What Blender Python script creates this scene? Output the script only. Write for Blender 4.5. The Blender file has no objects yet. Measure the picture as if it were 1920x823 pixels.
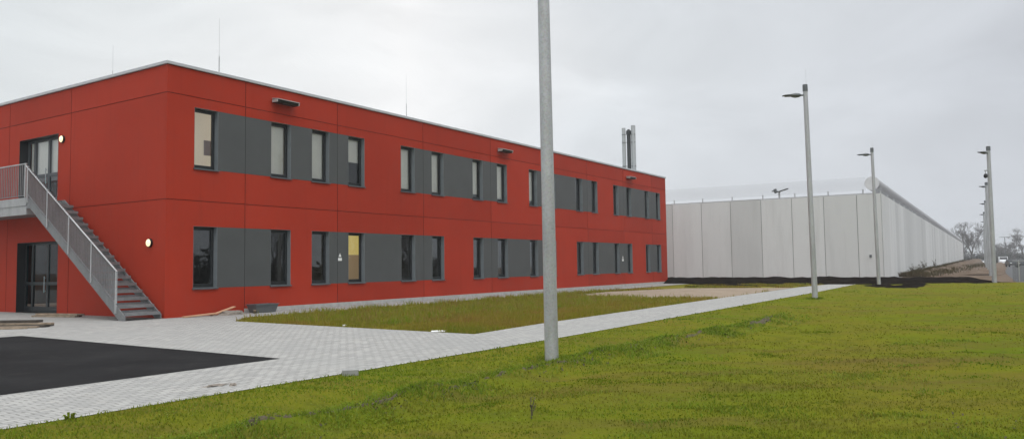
import bpy, bmesh, math, random
import numpy as np
from mathutils import Vector, Matrix, noise
R_ = math.radians
rnd = random.Random(7)
scene = bpy.context.scene
COL = scene.collection

# ------------------------------------------------------------------ camera
CAM_H = 1.48
cam_d = bpy.data.cameras.new('camera')
cam = bpy.data.objects.new('camera', cam_d)
COL.objects.link(cam)
PITCH, ROLL = R_(3.437), R_(0.814)
fw = Vector((0, math.cos(PITCH), math.sin(PITCH)))
up = Vector((0, -math.sin(PITCH), math.cos(PITCH)))
rt = Vector((1, 0, 0))
rt, up = rt*math.cos(ROLL) - up*math.sin(ROLL), up*math.cos(ROLL) + rt*math.sin(ROLL)
M3 = Matrix((rt, up, -fw)).transposed()
cam.matrix_world = Matrix.Translation((0, 0, CAM_H)) @ M3.to_4x4()
cam_d.sensor_width = 36
cam_d.lens = 27.273
cam_d.clip_end = 4000
scene.camera = cam

# ------------------------------------------------------------------ light
SUN_EL, SUN_AZ = R_(60), R_(150)          # azimuth clockwise from +Y (behind and to the right of the camera)
world = bpy.data.worlds.new('World')
scene.world = world
world.use_nodes = True
wt = world.node_tree
wt.nodes.clear()
def wn(t, **k):
    n = wt.nodes.new(t)
    for a, b in k.items(): setattr(n, a, b)
    return n
w_out = wn('ShaderNodeOutputWorld')
w_bg = wn('ShaderNodeBackground')
w_bg.inputs['Strength'].default_value = 0.1
w_sky = wn('ShaderNodeTexSky', sky_type='NISHITA', sun_disc=False, sun_elevation=SUN_EL, sun_rotation=SUN_AZ)
w_hsv = wn('ShaderNodeHueSaturation')
w_hsv.inputs['Saturation'].default_value = 0.25
wt.links.new(w_sky.outputs[0], w_hsv.inputs['Color'])
w_tc = wn('ShaderNodeTexCoord')
w_map = wn('ShaderNodeMapping')
w_map.inputs['Scale'].default_value = (1.0, 1.0, 2.6)
w_map.inputs['Location'].default_value = (0.35, 0.1, 0.2)
wt.links.new(w_tc.outputs['Generated'], w_map.inputs['Vector'])
w_n = wn('ShaderNodeTexNoise')
w_n.inputs['Scale'].default_value = 1.7
w_n.inputs['Detail'].default_value = 5
w_n.inputs['Roughness'].default_value = 0.45
wt.links.new(w_map.outputs[0], w_n.inputs['Vector'])
w_sep = wn('ShaderNodeSeparateXYZ')
wt.links.new(w_tc.outputs['Generated'], w_sep.inputs[0])
w_xr = wn('ShaderNodeMapRange')
w_xr.inputs['From Min'].default_value = -0.7
w_xr.inputs['From Max'].default_value = 0.7
wt.links.new(w_sep.outputs['X'], w_xr.inputs['Value'])
w_wob = wn('ShaderNodeMath', operation='MULTIPLY_ADD')      # the cloud bank has an uneven edge
w_wob.inputs[1].default_value = 0.34
w_wob.inputs[2].default_value = -0.17
wt.links.new(w_n.outputs['Fac'], w_wob.inputs[0])
w_add = wn('ShaderNodeMath', operation='ADD')
wt.links.new(w_xr.outputs[0], w_add.inputs[0])
wt.links.new(w_wob.outputs[0], w_add.inputs[1])
w_cr = wn('ShaderNodeValToRGB')
for k, (p_, c_) in enumerate(((0.0, (.70, .74, .77)), (.17, (.77, .81, .83)), (.40, (.97, .975, .98)), (.58, (.78, .815, .85)), (.85, (.625, .655, .705)))):
    e_ = w_cr.color_ramp.elements[k] if k < 2 else w_cr.color_ramp.elements.new(p_)
    e_.position = p_; e_.color = (*c_, 1)
wt.links.new(w_add.outputs[0], w_cr.inputs[0])
w_z = wn('ShaderNodeMapRange')                                # overcast: brighter overhead
w_z.inputs['From Min'].default_value = 0.33
w_z.inputs['From Max'].default_value = 0.9
w_z.inputs['To Min'].default_value = 1.0
w_z.inputs['To Max'].default_value = 2.4
wt.links.new(w_sep.outputs['Z'], w_z.inputs['Value'])
w_x = wn('ShaderNodeMapRange')
w_x.inputs['From Min'].default_value = 0.3
w_x.inputs['From Max'].default_value = 0.7
w_x.inputs['To Min'].default_value = 0.91
w_x.inputs['To Max'].default_value = 1.06
w_n2 = wn('ShaderNodeTexNoise')
w_n2.inputs['Scale'].default_value = 4.2
w_n2.inputs['Detail'].default_value = 6
w_n2.inputs['Roughness'].default_value = 0.55
w_n2.inputs['Distortion'].default_value = 0.6
wt.links.new(w_map.outputs[0], w_n2.inputs['Vector'])
wt.links.new(w_n2.outputs['Fac'], w_x.inputs['Value'])
w_m = wn('ShaderNodeMath', operation='MULTIPLY')
wt.links.new(w_z.outputs[0], w_m.inputs[0])
wt.links.new(w_x.outputs[0], w_m.inputs[1])
w_m2 = wn('ShaderNodeMath', operation='MULTIPLY')
w_m2.inputs[1].default_value = 10.0
wt.links.new(w_m.outputs[0], w_m2.inputs[0])
w_mul = wn('ShaderNodeVectorMath', operation='SCALE')
wt.links.new(w_cr.outputs[0], w_mul.inputs[0])
wt.links.new(w_m2.outputs[0], w_mul.inputs['Scale'])
w_mix = wn('ShaderNodeMix', data_type='RGBA')
w_mix.inputs[0].default_value = 0.96
wt.links.new(w_hsv.outputs[0], w_mix.inputs[6])
wt.links.new(w_mul.outputs[0], w_mix.inputs[7])
wt.links.new(w_mix.outputs[2], w_bg.inputs['Color'])
wt.links.new(w_bg.outputs[0], w_out.inputs['Surface'])

sun_d = bpy.data.lights.new('sun', 'SUN')
sun_d.energy = 0.95
sun_d.angle = R_(22)
sun_d.color = (1.0, 0.97, 0.93)
sun = bpy.data.objects.new('sun', sun_d)
COL.objects.link(sun)
sdir = Vector((math.sin(SUN_AZ)*math.cos(SUN_EL), math.cos(SUN_AZ)*math.cos(SUN_EL), math.sin(SUN_EL)))
sun.rotation_euler = sdir.to_track_quat('Z', 'Y').to_euler()
scene.view_settings.view_transform = 'Standard'
scene.view_settings.look = 'None'
scene.view_settings.exposure = 0.0
scene.view_settings.gamma = 1.0
scene.view_settings.use_curve_mapping = False
scene.render.engine = 'CYCLES'
scene.cycles.use_denoising = True
scene.cycles.max_bounces = 8
scene.cycles.transparent_max_bounces = 16

# ------------------------------------------------------------------ helpers
def tag(o, label=None, cat=None, group=None, kind=None):
    if label: o['label'] = label
    if cat: o['category'] = cat
    if group: o['group'] = group
    if kind: o['kind'] = kind
    return o

def empty(name, loc=(0, 0, 0), rz=0.0):
    o = bpy.data.objects.new(name, None)
    COL.objects.link(o)
    o.location = loc
    o.rotation_euler = (0, 0, rz)
    return o

def copy_tree(o, parent=None):
    c = o.copy()
    COL.objects.link(c)
    if parent: c.parent = parent
    for ch in list(o.children): copy_tree(ch, c)
    return c

class MB:
    def __init__(s): s.v = []; s.f = []; s.m = []
    def quad(s, a, b, c, d, m=0):
        i = len(s.v); s.v += [tuple(a), tuple(b), tuple(c), tuple(d)]; s.f.append((i, i+1, i+2, i+3)); s.m.append(m)
    def poly(s, pts, m=0):
        i = len(s.v); s.v += [tuple(p) for p in pts]; s.f.append(tuple(range(i, i+len(pts)))); s.m.append(m)
    def box(s, x0, y0, z0, x1, y1, z1, m=0, xf=None):
        i = len(s.v)
        p = [(x0,y0,z0),(x1,y0,z0),(x1,y1,z0),(x0,y1,z0),(x0,y0,z1),(x1,y0,z1),(x1,y1,z1),(x0,y1,z1)]
        if xf is not None: p = [tuple(xf @ Vector(q)) for q in p]
        s.v += p
        for f in ((3,2,1,0),(4,5,6,7),(0,1,5,4),(1,2,6,5),(2,3,7,6),(3,0,4,7)):
            s.f.append(tuple(i+k for k in f)); s.m.append(m)
    def prism(s, pts, d, m=0):
        """closed prism: polygon pts (3D) swept by vector d"""
        n = len(pts); i = len(s.v); d = Vector(d)
        s.v += [tuple(p) for p in pts] + [tuple(Vector(p)+d) for p in pts]
        s.f.append(tuple(range(i+n-1, i-1, -1))); s.m.append(m)
        s.f.append(tuple(range(i+n, i+2*n))); s.m.append(m)
        for k in range(n):
            k2 = (k+1) % n
            s.f.append((i+k, i+k2, i+n+k2, i+n+k)); s.m.append(m)
    def tube(s, pts, rad, seg=10, m=0, caps=True, twist=0.0):
        pts = [Vector(p) for p in pts]
        if not hasattr(rad, '__len__'): rad = [rad]*len(pts)
        base = len(s.v)
        for k, p in enumerate(pts):
            t = (pts[min(k+1, len(pts)-1)] - pts[max(k-1, 0)]).normalized()
            a = Vector((1, 0, 0)) if abs(t.x) < .9 else Vector((0, 1, 0))
            u = t.cross(a).normalized(); w = t.cross(u)
            for j in range(seg):
                an = 2*math.pi*j/seg + twist
                s.v.append(tuple(p + (u*math.cos(an) + w*math.sin(an))*rad[k]))
        for k in range(len(pts)-1):
            for j in range(seg):
                j2 = (j+1) % seg
                s.f.append((base+k*seg+j, base+k*seg+j2, base+(k+1)*seg+j2, base+(k+1)*seg+j)); s.m.append(m)
        if caps:
            s.f.append(tuple(base+j for j in range(seg-1, -1, -1))); s.m.append(m)
            e = base+(len(pts)-1)*seg
            s.f.append(tuple(e+j for j in range(seg))); s.m.append(m)
    def build(s, name, mats, parent=None, smooth=False, bevel=0.0, fix=False):
        me = bpy.data.meshes.new(name)
        me.from_pydata(s.v, [], s.f)
        if not isinstance(mats, (list, tuple)): mats = [mats]
        for m in mats: me.materials.append(m)
        me.polygons.foreach_set('material_index', s.m)
        if fix:
            bm = bmesh.new(); bm.from_mesh(me); bmesh.ops.recalc_face_normals(bm, faces=bm.faces); bm.to_mesh(me); bm.free()
        if smooth:
            me.polygons.foreach_set('use_smooth', [True]*len(me.polygons))
            try: me.set_sharp_from_angle(angle=R_(40))
            except Exception: pass
        me.update()
        o = bpy.data.objects.new(name, me)
        COL.objects.link(o)
        if parent: o.parent = parent
        if bevel:
            b = o.modifiers.new('bevel', 'BEVEL'); b.width = bevel; b.segments = 1; b.limit_method = 'ANGLE'
        return o

def fast_mesh(name, verts, faces_tri, mat, parent=None, smooth=False):
    """numpy verts (n,3), tris (m,3)"""
    me = bpy.data.meshes.new(name)
    me.vertices.add(len(verts)); me.vertices.foreach_set('co', np.asarray(verts, np.float32).ravel())
    m = len(faces_tri)
    me.loops.add(m*3); me.loops.foreach_set('vertex_index', np.asarray(faces_tri, np.int32).ravel())
    me.polygons.add(m); me.polygons.foreach_set('loop_start', np.arange(0, m*3, 3, dtype=np.int32))
    me.update(calc_edges=True); me.validate()
    if smooth: me.polygons.foreach_set('use_smooth', [True]*m)
    me.materials.append(mat)
    o = bpy.data.objects.new(name, me); COL.objects.link(o)
    if parent: o.parent = parent
    return o

# ------------------------------------------------------------------ materials
class NT:
    def __init__(s, name):
        s.mat = bpy.data.materials.new(name); s.mat.use_nodes = True
        s.t = s.mat.node_tree; s.t.nodes.clear()
        s.out = s.t.nodes.new('ShaderNodeOutputMaterial')
        s.geo = s.n('ShaderNodeNewGeometry'); s.tc = s.n('ShaderNodeTexCoord')
    def n(s, t, **k):
        n = s.t.nodes.new(t)
        for a, b in k.items(): setattr(n, a, b)
        return n
    def link(s, a, b): s.t.links.new(a, b)
    def noise(s, scale, detail=4, rough=.55, src='pos', stretch=None, dist=0.0):
        v = s.geo.outputs['Position'] if src == 'pos' else s.tc.outputs['Object']
        if stretch:
            mp = s.n('ShaderNodeMapping'); mp.inputs['Scale'].default_value = stretch
            s.link(v, mp.inputs['Vector']); v = mp.outputs[0]
        n = s.n('ShaderNodeTexNoise'); n.inputs['Scale'].default_value = scale
        n.inputs['Detail'].default_value = detail; n.inputs['Roughness'].default_value = rough
        n.inputs['Distortion'].default_value = dist
        s.link(v, n.inputs['Vector']); return n.outputs['Fac']
    def ramp(s, fac, stops):
        r = s.n('ShaderNodeValToRGB'); e = r.color_ramp.elements
        while len(e) < len(stops): e.new(0.5)
        for k, (p, c) in enumerate(stops):
            e[k].position = p; e[k].color = (*c, 1) if len(c) == 3 else c
        s.link(fac, r.inputs[0]); return r.outputs[0]
    def mix(s, fac, a, b, blend='MIX'):
        m = s.n('ShaderNodeMix', data_type='RGBA', blend_type=blend)
        for k, x in ((0, fac), (6, a), (7, b)):
            if hasattr(x, 'is_output'): s.link(x, m.inputs[k])
            elif k == 0: m.inputs[0].default_value = x
            else: m.inputs[k].default_value = (*x, 1)
        return m.outputs[2]
    def math(s, op, a, b=0.0):
        m = s.n('ShaderNodeMath', operation=op)
        for k, x in ((0, a), (1, b)):
            if hasattr(x, 'is_output'): s.link(x, m.inputs[k])
            else: m.inputs[k].default_value = x
        return m.outputs[0]
    def bump(s, h, strength=.3, dist=.02):
        b = s.n('ShaderNodeBump'); b.inputs['Strength'].default_value = strength; b.inputs['Distance'].default_value = dist
        s.link(h, b.inputs['Height']); return b.outputs[0]
    def princ(s, col, rough=.6, metal=0.0, normal=None, spec=.5, emit=None, estr=0.0):
        p = s.n('ShaderNodeBsdfPrincipled')
        if hasattr(col, 'is_output'): s.link(col, p.inputs['Base Color'])
        else: p.inputs['Base Color'].default_value = (*col, 1)
        if hasattr(rough, 'is_output'): s.link(rough, p.inputs['Roughness'])
        else: p.inputs['Roughness'].default_value = rough
        p.inputs['Metallic'].default_value = metal
        p.inputs['Specular IOR Level'].default_value = spec
        if normal is not None: s.link(normal, p.inputs['Normal'])
        if emit: p.inputs['Emission Color'].default_value = (*emit, 1); p.inputs['Emission Strength'].default_value = estr
        s.link(p.outputs[0], s.out.inputs['Surface']); return p

def paint(name, col, rough=.55, metal=0.0, var=.08, scale=3.0, spec=.4):
    t = NT(name); lo = tuple(c*(1-var) for c in col); hi = tuple(min(1, c*(1+var)) for c in col)
    c = t.ramp(t.noise(scale, 5), [(.3, lo), (.7, hi)])
    t.princ(c, rough, metal, spec=spec); return t.mat

MAT = {}
def red_render():
    t = NT('red_fibre_cement')
    rp = t.n('ShaderNodeTexNoise')
    big = t.noise(.35, 4, .6)
    c = t.ramp(big, [(.25, (.335, .0295, .0118)), (.75, (.40, .0375, .0158))])
    c = t.mix(t.ramp(t.noise(2.2, 6, .7, stretch=(1, 1, .35)), [(.5, (0, 0, 0)), (.8, (.34, .34, .34))]), c, (.29, .042, .024))
    at_ = t.n('ShaderNodeAttribute'); at_.attribute_name = 'panel_tone'
    run = t.noise(1.0, 5, .6, stretch=(5, 5, .22))                       # faint rain runs down the panels
    v = t.math('SUBTRACT', t.math('ADD', .93, t.math('MULTIPLY', at_.outputs['Fac'], .14)), t.math('MULTIPLY', t.ramp(run, [(.55, (0, 0, 0)), (.75, (1, 1, 1))]), .10))
    hs = t.n('ShaderNodeHueSaturation'); t.link(c, hs.inputs['Color']); t.link(v, hs.inputs['Value']); c = hs.outputs[0]
    f = t.noise(60, 3)
    t.princ(c, .7, normal=t.bump(f, .12, .004), spec=.16); return t.mat
MAT['red'] = red_render()
MAT['red_joint'] = paint('red_joint', (.10, .012, .009), .8)
MAT['panel'] = paint('anthracite_panel', (.074, .078, .078), .55, var=.07, scale=1.3)
MAT['reveal'] = paint('grey_reveal', (.20, .225, .24), .45)
MAT['frame'] = paint('dark_window_frame', (.022, .025, .027), .4)
MAT['sill'] = paint('grey_sill', (.10, .11, .118), .4, .2)
MAT['coping'] = paint('coping_sheet', (.50, .51, .52), .45, .3, var=.05)
MAT['plinth'] = paint('concrete_plinth', (.40, .39, .37), .85, var=.15, scale=5)
MAT['roof'] = paint('roof_gravel', (.25, .25, .24), .9)
MAT['room'] = paint('interior_wall', (.45, .44, .40), .9)
MAT['room_dark'] = paint('interior_floor', (.10, .10, .10), .9)
MAT['blind'] = paint('white_blind', (.90, .885, .84), .8, var=.03)
MAT['galv'] = None
def galv(name, base=(.40, .43, .44), metal=.45, rough=.45, sc=14):
    t = NT(name)
    v = t.n('ShaderNodeTexVoronoi'); v.inputs['Scale'].default_value = sc*3
    t.link(t.tc.outputs['Object'], v.inputs['Vector'])
    n = t.noise(2.5, 6, .65, src='obj', stretch=(1, 1, .3))
    lo = tuple(c*.80 for c in base); hi = tuple(c*1.15 for c in base)
    c = t.ramp(n, [(.3, lo), (.7, hi)])
    c = t.mix(.16, c, v.outputs['Color'], 'OVERLAY')
    hs = t.n('ShaderNodeHueSaturation'); hs.inputs['Saturation'].default_value = .3
    t.link(c, hs.inputs['Color'])
    t.princ(hs.outputs[0], rough, metal); return t.mat
MAT['galv'] = galv('galvanised_steel')
MAT['galv_stair'] = galv('galvanised_stair_steel', (.185, .20, .21), .3, .55)
MAT['infill'] = galv('railing_infill_steel', (.21, .225, .24), .3, .55)
MAT['tread'] = galv('galvanised_tread', (.20, .21, .217), .3, .6)
MAT['steel'] = paint('brushed_flue_steel', (.44, .46, .47), .5, .2, var=.08)
MAT['flue_dark'] = paint('dark_flue', (.055, .06, .062), .5, .3)

MAT['tube_end'] = paint('tube_end_cap', (.66, .67, .69), .7)
MAT['lamp_head'] = paint('lamp_head_grey', (.13, .14, .145), .45, .3)
MAT['white'] = paint('white_plastic', (.78, .78, .76), .5, var=.03)
MAT['black'] = paint('black_plastic', (.018, .018, .02), .45)
MAT['wood'] = paint('weathered_wood', (.27, .21, .15), .85, var=.35, scale=6)
MAT['wood_dark'] = paint('wet_dark_wood', (.055, .047, .038), .8, var=.4, scale=6)
MAT['wood_new'] = paint('fresh_board', (.52, .30, .18), .8, var=.15, scale=6)
MAT['clod'] = paint('dry_mud', (.22, .19, .16), .95, var=.3, scale=25)
MAT['block'] = paint('grey_concrete_block', (.30, .30, .29), .9, var=.12, scale=12)
MAT['car_dark'] = paint('dark_car_paint', (.045, .05, .055), .25, .2)
MAT['car_white'] = paint('white_car_paint', (.75, .76, .78), .3)
MAT['tyre'] = paint('tyre_rubber', (.02, .02, .02), .8)
MAT['bark'] = paint('bare_bark', (.11, .10, .095), .9, var=.25, scale=3)
MAT['needles'] = paint('dark_needles', (.018, .026, .02), .9, var=.3)

def emissive(name, col, strength, base=(.8, .8, .75)):
    t = NT(name); t.princ(base, .4, emit=col, estr=strength); return t.mat
MAT['lamp_glow'] = emissive('lamp_glow', (1, .84, .50), .95, (.8, .72, .5))
MAT['lit_cream'] = emissive('lit_cream_wall', (1, .92, .72), .26, (.6, .55, .42))
MAT['lit_yellow'] = emissive('lit_yellow_wall', (1, .82, .25), .42, (.6, .5, .2))
MAT['lit_dim'] = emissive('lit_room_lower_wall', (1, .75, .42), .16, (.4, .32, .2))

def glass(name, refl=1.7, tint=.55):
    t = NT(name)
    fr = t.n('ShaderNodeFresnel'); fr.inputs['IOR'].default_value = 1.5
    f = t.math('MINIMUM', t.math('MULTIPLY', fr.outputs[0], refl), .95)
    g = t.n('ShaderNodeBsdfGlossy'); g.inputs['Roughness'].default_value = 0.01; g.inputs['Color'].default_value = (.93, .96, .97, 1)
    nz = t.noise(.9, 2); t.link(t.bump(nz, .05, .02), g.inputs['Normal'])
    tr = t.n('ShaderNodeBsdfTransparent'); tr.inputs['Color'].default_value = (tint, tint*1.01, tint, 1)
    m = t.n('ShaderNodeMixShader'); t.link(f, m.inputs[0]); t.link(tr.outputs[0], m.inputs[1]); t.link(g.outputs[0], m.inputs[2])
    t.link(m.outputs[0], t.out.inputs['Surface']); return t.mat
MAT['glass'] = glass('window_glass', 2.5, .5)
MAT['glass_shade'] = glass('shaded_door_glass', .75, .5)  # shade put into the lower door glass by weakening its reflection
MAT['glass_clear'] = glass('clear_window_glass', 1.5, .96)

def clear_sheet():
    t = NT('clear_polycarbonate_tube')
    lw = t.n('ShaderNodeFresnel'); lw.inputs['IOR'].default_value = 1.22
    f = t.math('MINIMUM', t.math('ADD', t.math('MULTIPLY', lw.outputs[0], 1.0), .05), .95)
    d = t.n('ShaderNodeBsdfDiffuse'); d.inputs['Color'].default_value = (.55, .56, .58, 1)
    tr = t.n('ShaderNodeBsdfTransparent'); tr.inputs['Color'].default_value = (.985, .985, .985, 1)
    m = t.n('ShaderNodeMixShader'); t.link(f, m.inputs[0]); t.link(tr.outputs[0], m.inputs[1]); t.link(d.outputs[0], m.inputs[2])
    t.link(m.outputs[0], t.out.inputs['Surface']); return t.mat
MAT['tube'] = clear_sheet()
def fine_net():
    t = NT('fine_anti_climb_net')
    d = t.n('ShaderNodeBsdfDiffuse'); d.inputs['Color'].default_value = (.45, .46, .47, 1)
    tr = t.n('ShaderNodeBsdfTransparent'); m = t.n('ShaderNodeMixShader'); m.inputs[0].default_value = .10
    t.link(tr.outputs[0], m.inputs[1]); t.link(d.outputs[0], m.inputs[2]); t.link(m.outputs[0], t.out.inputs['Surface']); return t.mat
MAT['net'] = fine_net()
def concrete_wall():
    t = NT('precast_concrete')
    isl = t.geo.outputs['Random Per Island']
    tone = t.ramp(isl, [(0, (.53, .54, .53)), (.5, (.62, .63, .62)), (1, (.68, .69, .68))])
    st = t.noise(1.4, 6, .7, stretch=(1, 1, .12))
    c = t.mix(t.ramp(st, [(.48, (0, 0, 0)), (.75, (.32, .32, .32))]), tone, (.42, .425, .41))
    bl = t.noise(.5, 5, .6)
    c = t.mix(t.ramp(bl, [(.5, (0, 0, 0)), (.8, (.30, .30, .30))]), c, (.62, .62, .60))
    t.princ(c, .85, spec=.2, normal=t.bump(t.noise(30, 4), .1, .01)); return t.mat
MAT['concrete'] = concrete_wall()
MAT['concrete_gap'] = paint('wall_joint', (.13, .13, .128), .9)

YAW = math.radians(90) - math.atan2(0.84036, 0.54203)
YAWZ = math.atan2(0.84036, 0.54203)          # rotation of building's local +X
def pavers():
    t = NT('concrete_pavers')
    mp = t.n('ShaderNodeMapping'); mp.inputs['Rotation'].default_value = (0, 0, -YAWZ)
    t.link(t.geo.outputs['Position'], mp.inputs['Vector'])
    b = t.n('ShaderNodeTexBrick'); b.offset = .5
    for k, v in (('Scale', 1.0), ('Mortar Size', .008), ('Mortar Smooth', .2), ('Brick Width', .2), ('Row Height', .1), ('Bias', 0.0)): b.inputs[k].default_value = v
    b.inputs['Color1'].default_value = (.295, .292, .280, 1); b.inputs['Color2'].default_value = (.40, .392, .370, 1); b.inputs['Mortar'].default_value = (.13, .125, .115, 1)
    t.link(mp.outputs[0], b.inputs['Vector'])
    c = t.mix(t.ramp(t.noise(.45, 5, .65), [(.42, (0, 0, 0)), (.72, (.75, .75, .75))]), b.outputs['Color'], (.285, .283, .27))
    c = t.mix(t.ramp(t.noise(2.6, 6, .7), [(.56, (0, 0, 0)), (.78, (.5, .5, .5))]), c, (.44, .41, .36))
    inv = t.math('SUBTRACT', 1.0, b.outputs['Fac'])
    t.princ(c, .85, spec=.25, normal=t.bump(inv, .5, .006)); return t.mat
MAT['pavers'] = pavers()
def asphalt():
    t = NT('asphalt')
    c = t.ramp(t.noise(.6, 6, .65), [(.3, (.009, .009, .0095)), (.7, (.019, .019, .0195))])
    c = t.mix(t.ramp(t.noise(1.7, 7, .72, dist=.4), [(.52, (0, 0, 0)), (.8, (.55, .55, .55))]), c, (.042, .040, .037))
    c = t.mix(t.ramp(t.noise(180, 2, .5), [(.55, (0, 0, 0)), (.8, (.4, .4, .4))]), c, (.05, .05, .05))
    t.princ(c, .95, spec=.08, normal=t.bump(t.noise(150, 3), .5, .006)); return t.mat
MAT['asphalt'] = asphalt()
def soil(name, a, b, c3, sc=1.5):
    t = NT(name)
    c = t.ramp(t.noise(sc, 7, .7), [(.25, a), (.5, b), (.75, c3)])
    t.princ(c, .95, spec=.0, normal=t.bump(t.noise(sc*8, 6, .7), .7, .06)); return t.mat
MAT['soil_black'] = soil('dark_topsoil', (.005, .004, .0034), (.011, .0085, .0068), (.032, .024, .018), 3)
MAT['dirt'] = soil('brown_dirt', (.085, .062, .045), (.145, .108, .082), (.225, .185, .145), .45)
MAT['sand'] = soil('sandy_gravel', (.23, .18, .135), (.285, .23, .175), (.34, .28, .22), .8)
def streak(t):
    mp = t.n('ShaderNodeMapping'); mp.inputs['Rotation'].default_value = (0, 0, R_(-57)); mp.inputs['Scale'].default_value = (.16, 1.15, 1)
    t.link(t.geo.outputs['Position'], mp.inputs['Vector'])
    n = t.n('ShaderNodeTexNoise'); n.inputs['Scale'].default_value = 1.0; n.inputs['Detail'].default_value = 5; n.inputs['Roughness'].default_value = .62
    t.link(mp.outputs[0], n.inputs['Vector']); return n.outputs['Fac']
def lawn_ground(name, pal):
    t = NT(name)
    n1 = t.noise(.28, 6, .6); n2 = t.noise(2.0, 6, .7)
    c = t.ramp(n1, [(.3, pal[0]), (.5, pal[1]), (.7, pal[2])])
    c = t.mix(t.ramp(n2, [(.5, (0, 0, 0)), (.72, (.75, .75, .75))]), c, pal[3])
    c = t.mix(t.ramp(streak(t), [(.47, (0, 0, 0)), (.70, (.75, .75, .75))]), c, pal[4])
    t.princ(c, .95, spec=.0, normal=t.bump(t.noise(9, 6, .75), .8, .05)); return t.mat
MAT['lawn'] = lawn_ground('lawn_soil_and_moss', ((.100, .140, .011), (.140, .150, .014), (.16, .130, .022), (.080, .090, .016), (.125, .095, .028)))
MAT['verge'] = lawn_ground('verge_soil', ((.15, .17, .016), (.185, .165, .024), (.19, .13, .035), (.12, .095, .03), (.15, .14, .03)))
def blade_mat(name, c_lo, c_mid, c_hi, dry, drymax=.35, trans=.35, patch=.32, brown=None):
    t = NT(name)
    pn = t.noise(patch, 5, .6)
    c = t.ramp(pn, [(.32, c_lo), (.5, c_mid), (.68, c_hi)])
    isl = t.geo.outputs['Random Per Island']
    c = t.mix(t.math('MULTIPLY', t.ramp(isl, [(.45, (0, 0, 0)), (1, (1, 1, 1))]), drymax), c, dry)
    c = t.mix(t.ramp(t.noise(1.3, 4, .6), [(.5, (0, 0, 0)), (.75, (.4, .4, .4))]), c, c_hi)
    if brown: c = t.mix(t.ramp(streak(t), [(.47, (0, 0, 0)), (.70, (.7, .7, .7))]), c, brown)
    d = t.n('ShaderNodeBsdfDiffuse'); t.link(c, d.inputs['Color'])
    tr = t.n('ShaderNodeBsdfTranslucent'); t.link(c, tr.inputs['Color'])
    m = t.n('ShaderNodeMixShader'); m.inputs[0].default_value = trans
    t.link(d.outputs[0], m.inputs[1]); t.link(tr.outputs[0], m.inputs[2]); t.link(m.outputs[0], t.out.inputs['Surface']); return t.mat
MAT['blades'] = blade_mat('lawn_grass', (.110, .170, .012), (.165, .185, .016), (.195, .170, .026), (.25, .22, .05), brown=(.175, .135, .04))
MAT['edge_blades'] = blade_mat('fresh_green_grass', (.100, .185, .011), (.150, .215, .015), (.18, .20, .02), (.28, .26, .06))
MAT['weed_blades'] = blade_mat('verge_weeds', (.15, .20, .016), (.235, .22, .026), (.27, .175, .045), (.34, .23, .07), .55)
MAT['clump'] = blade_mat('coarse_dark_grass', (.085, .165, .010), (.125, .18, .012), (.155, .16, .015), (.22, .21, .03), .3)
MAT['tuft_blades'] = blade_mat('verge_tuft_green', (.14, .24, .012), (.24, .27, .025), (.24, .145, .05), (.36, .25, .10), .6, patch=.9)
MAT['clover'] = blade_mat('clover_green', (.09, .175, .014), (.15, .22, .02), (.20, .225, .03), (.30, .30, .08), .4)
MAT['crumb'] = paint('lawn_soil', (.072, .058, .032), .95, var=.5, scale=22)
MAT['mound_weed'] = blade_mat('mound_weed_green_brown', (.06, .065, .025), (.085, .07, .035), (.10, .075, .045), (.15, .11, .07), .5)
MAT['dry_weed'] = paint('dry_stalks', (.10, .085, .055), .9, var=.3)

# ------------------------------------------------------------------ frames of reference
C0 = Vector((-10.945, 24.468, 0))
dR = Vector((.5420, .8404, 0)); dL = Vector((-.8404, .5420, 0))
def loc2w(x, y, z=0.0): return C0 + dR*x + dL*y + Vector((0, 0, z))

# ------------------------------------------------------------------ the ground
def sheet(name, pts, z, mat, label=None, tri=True):
    bm = bmesh.new()
    vs = [bm.verts.new((p[0], p[1], z)) for p in pts]
    f = bm.faces.new(vs)
    f.normal_update()
    if f.normal.z < 0: f.normal_flip()
    bmesh.ops.triangulate(bm, faces=bm.faces[:])
    me = bpy.data.meshes.new(name); bm.to_mesh(me); bm.free(); me.materials.append(mat)
    o = bpy.data.objects.new(name, me); COL.objects.link(o)
    return tag(o, kind='structure')

sheet('ground', [(-1500, -800), (1500, -800), (1500, 2500), (-1500, 2500)], -0.16, MAT['dirt'])

E = [(-4.85, 7.40), (-2.41, 10.95), (.92, 15.93), (14.72, 37.85), (22.03, 50.0)]      # lawn edge of the paved path
E_full = [(-15.5, -8.5)] + E
verge_tip, verge_low = (-8.09, 22.66), (-.86, 17.22)
PL = [(17.05, 46.26), (8.42, 32.57), (.73, 20.11), verge_low, verge_tip]              # other edge of the path
sA = loc2w(0.0, -2.9); 
paving_pts = E_full + [(20.6, 50.9)] + PL + [tuple(loc2w(1.2, -2.3)[:2]), tuple(loc2w(43.0, -2.3)[:2]), tuple(loc2w(43.0, .5)[:2]), tuple(loc2w(43, 1.5)[:2]), tuple(loc2w(0.5, 1.5)[:2]), tuple(loc2w(0.5, 30)[:2]), (-60, 40), (-60, -8.5)]
sheet('paving', paving_pts, 0.0, MAT['pavers'])
sheet('asphalt', [(-3.9, 13.03), (-11.64, 18.47), (-12.9, 16.7), (-40, 6), (-40, -6), (-16.9, -6)], 0.005, MAT['asphalt'])
sand_pts = [(3.0, 38.6), (5.2, 43.0), (10.4, 47.5), (16.3, 45.3), (8.9, 33.4), (5.6, 34.6)]
sheet('sand_patch', sand_pts, -0.006, MAT['sand'])

def hgt(x, y):
    v = Vector((x, y, 0))
    return .045*noise.noise(v*.35) + .036*noise.noise(v*1.2 + Vector((5, 2, 0))) + .026*noise.noise(v*3.1)

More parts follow.
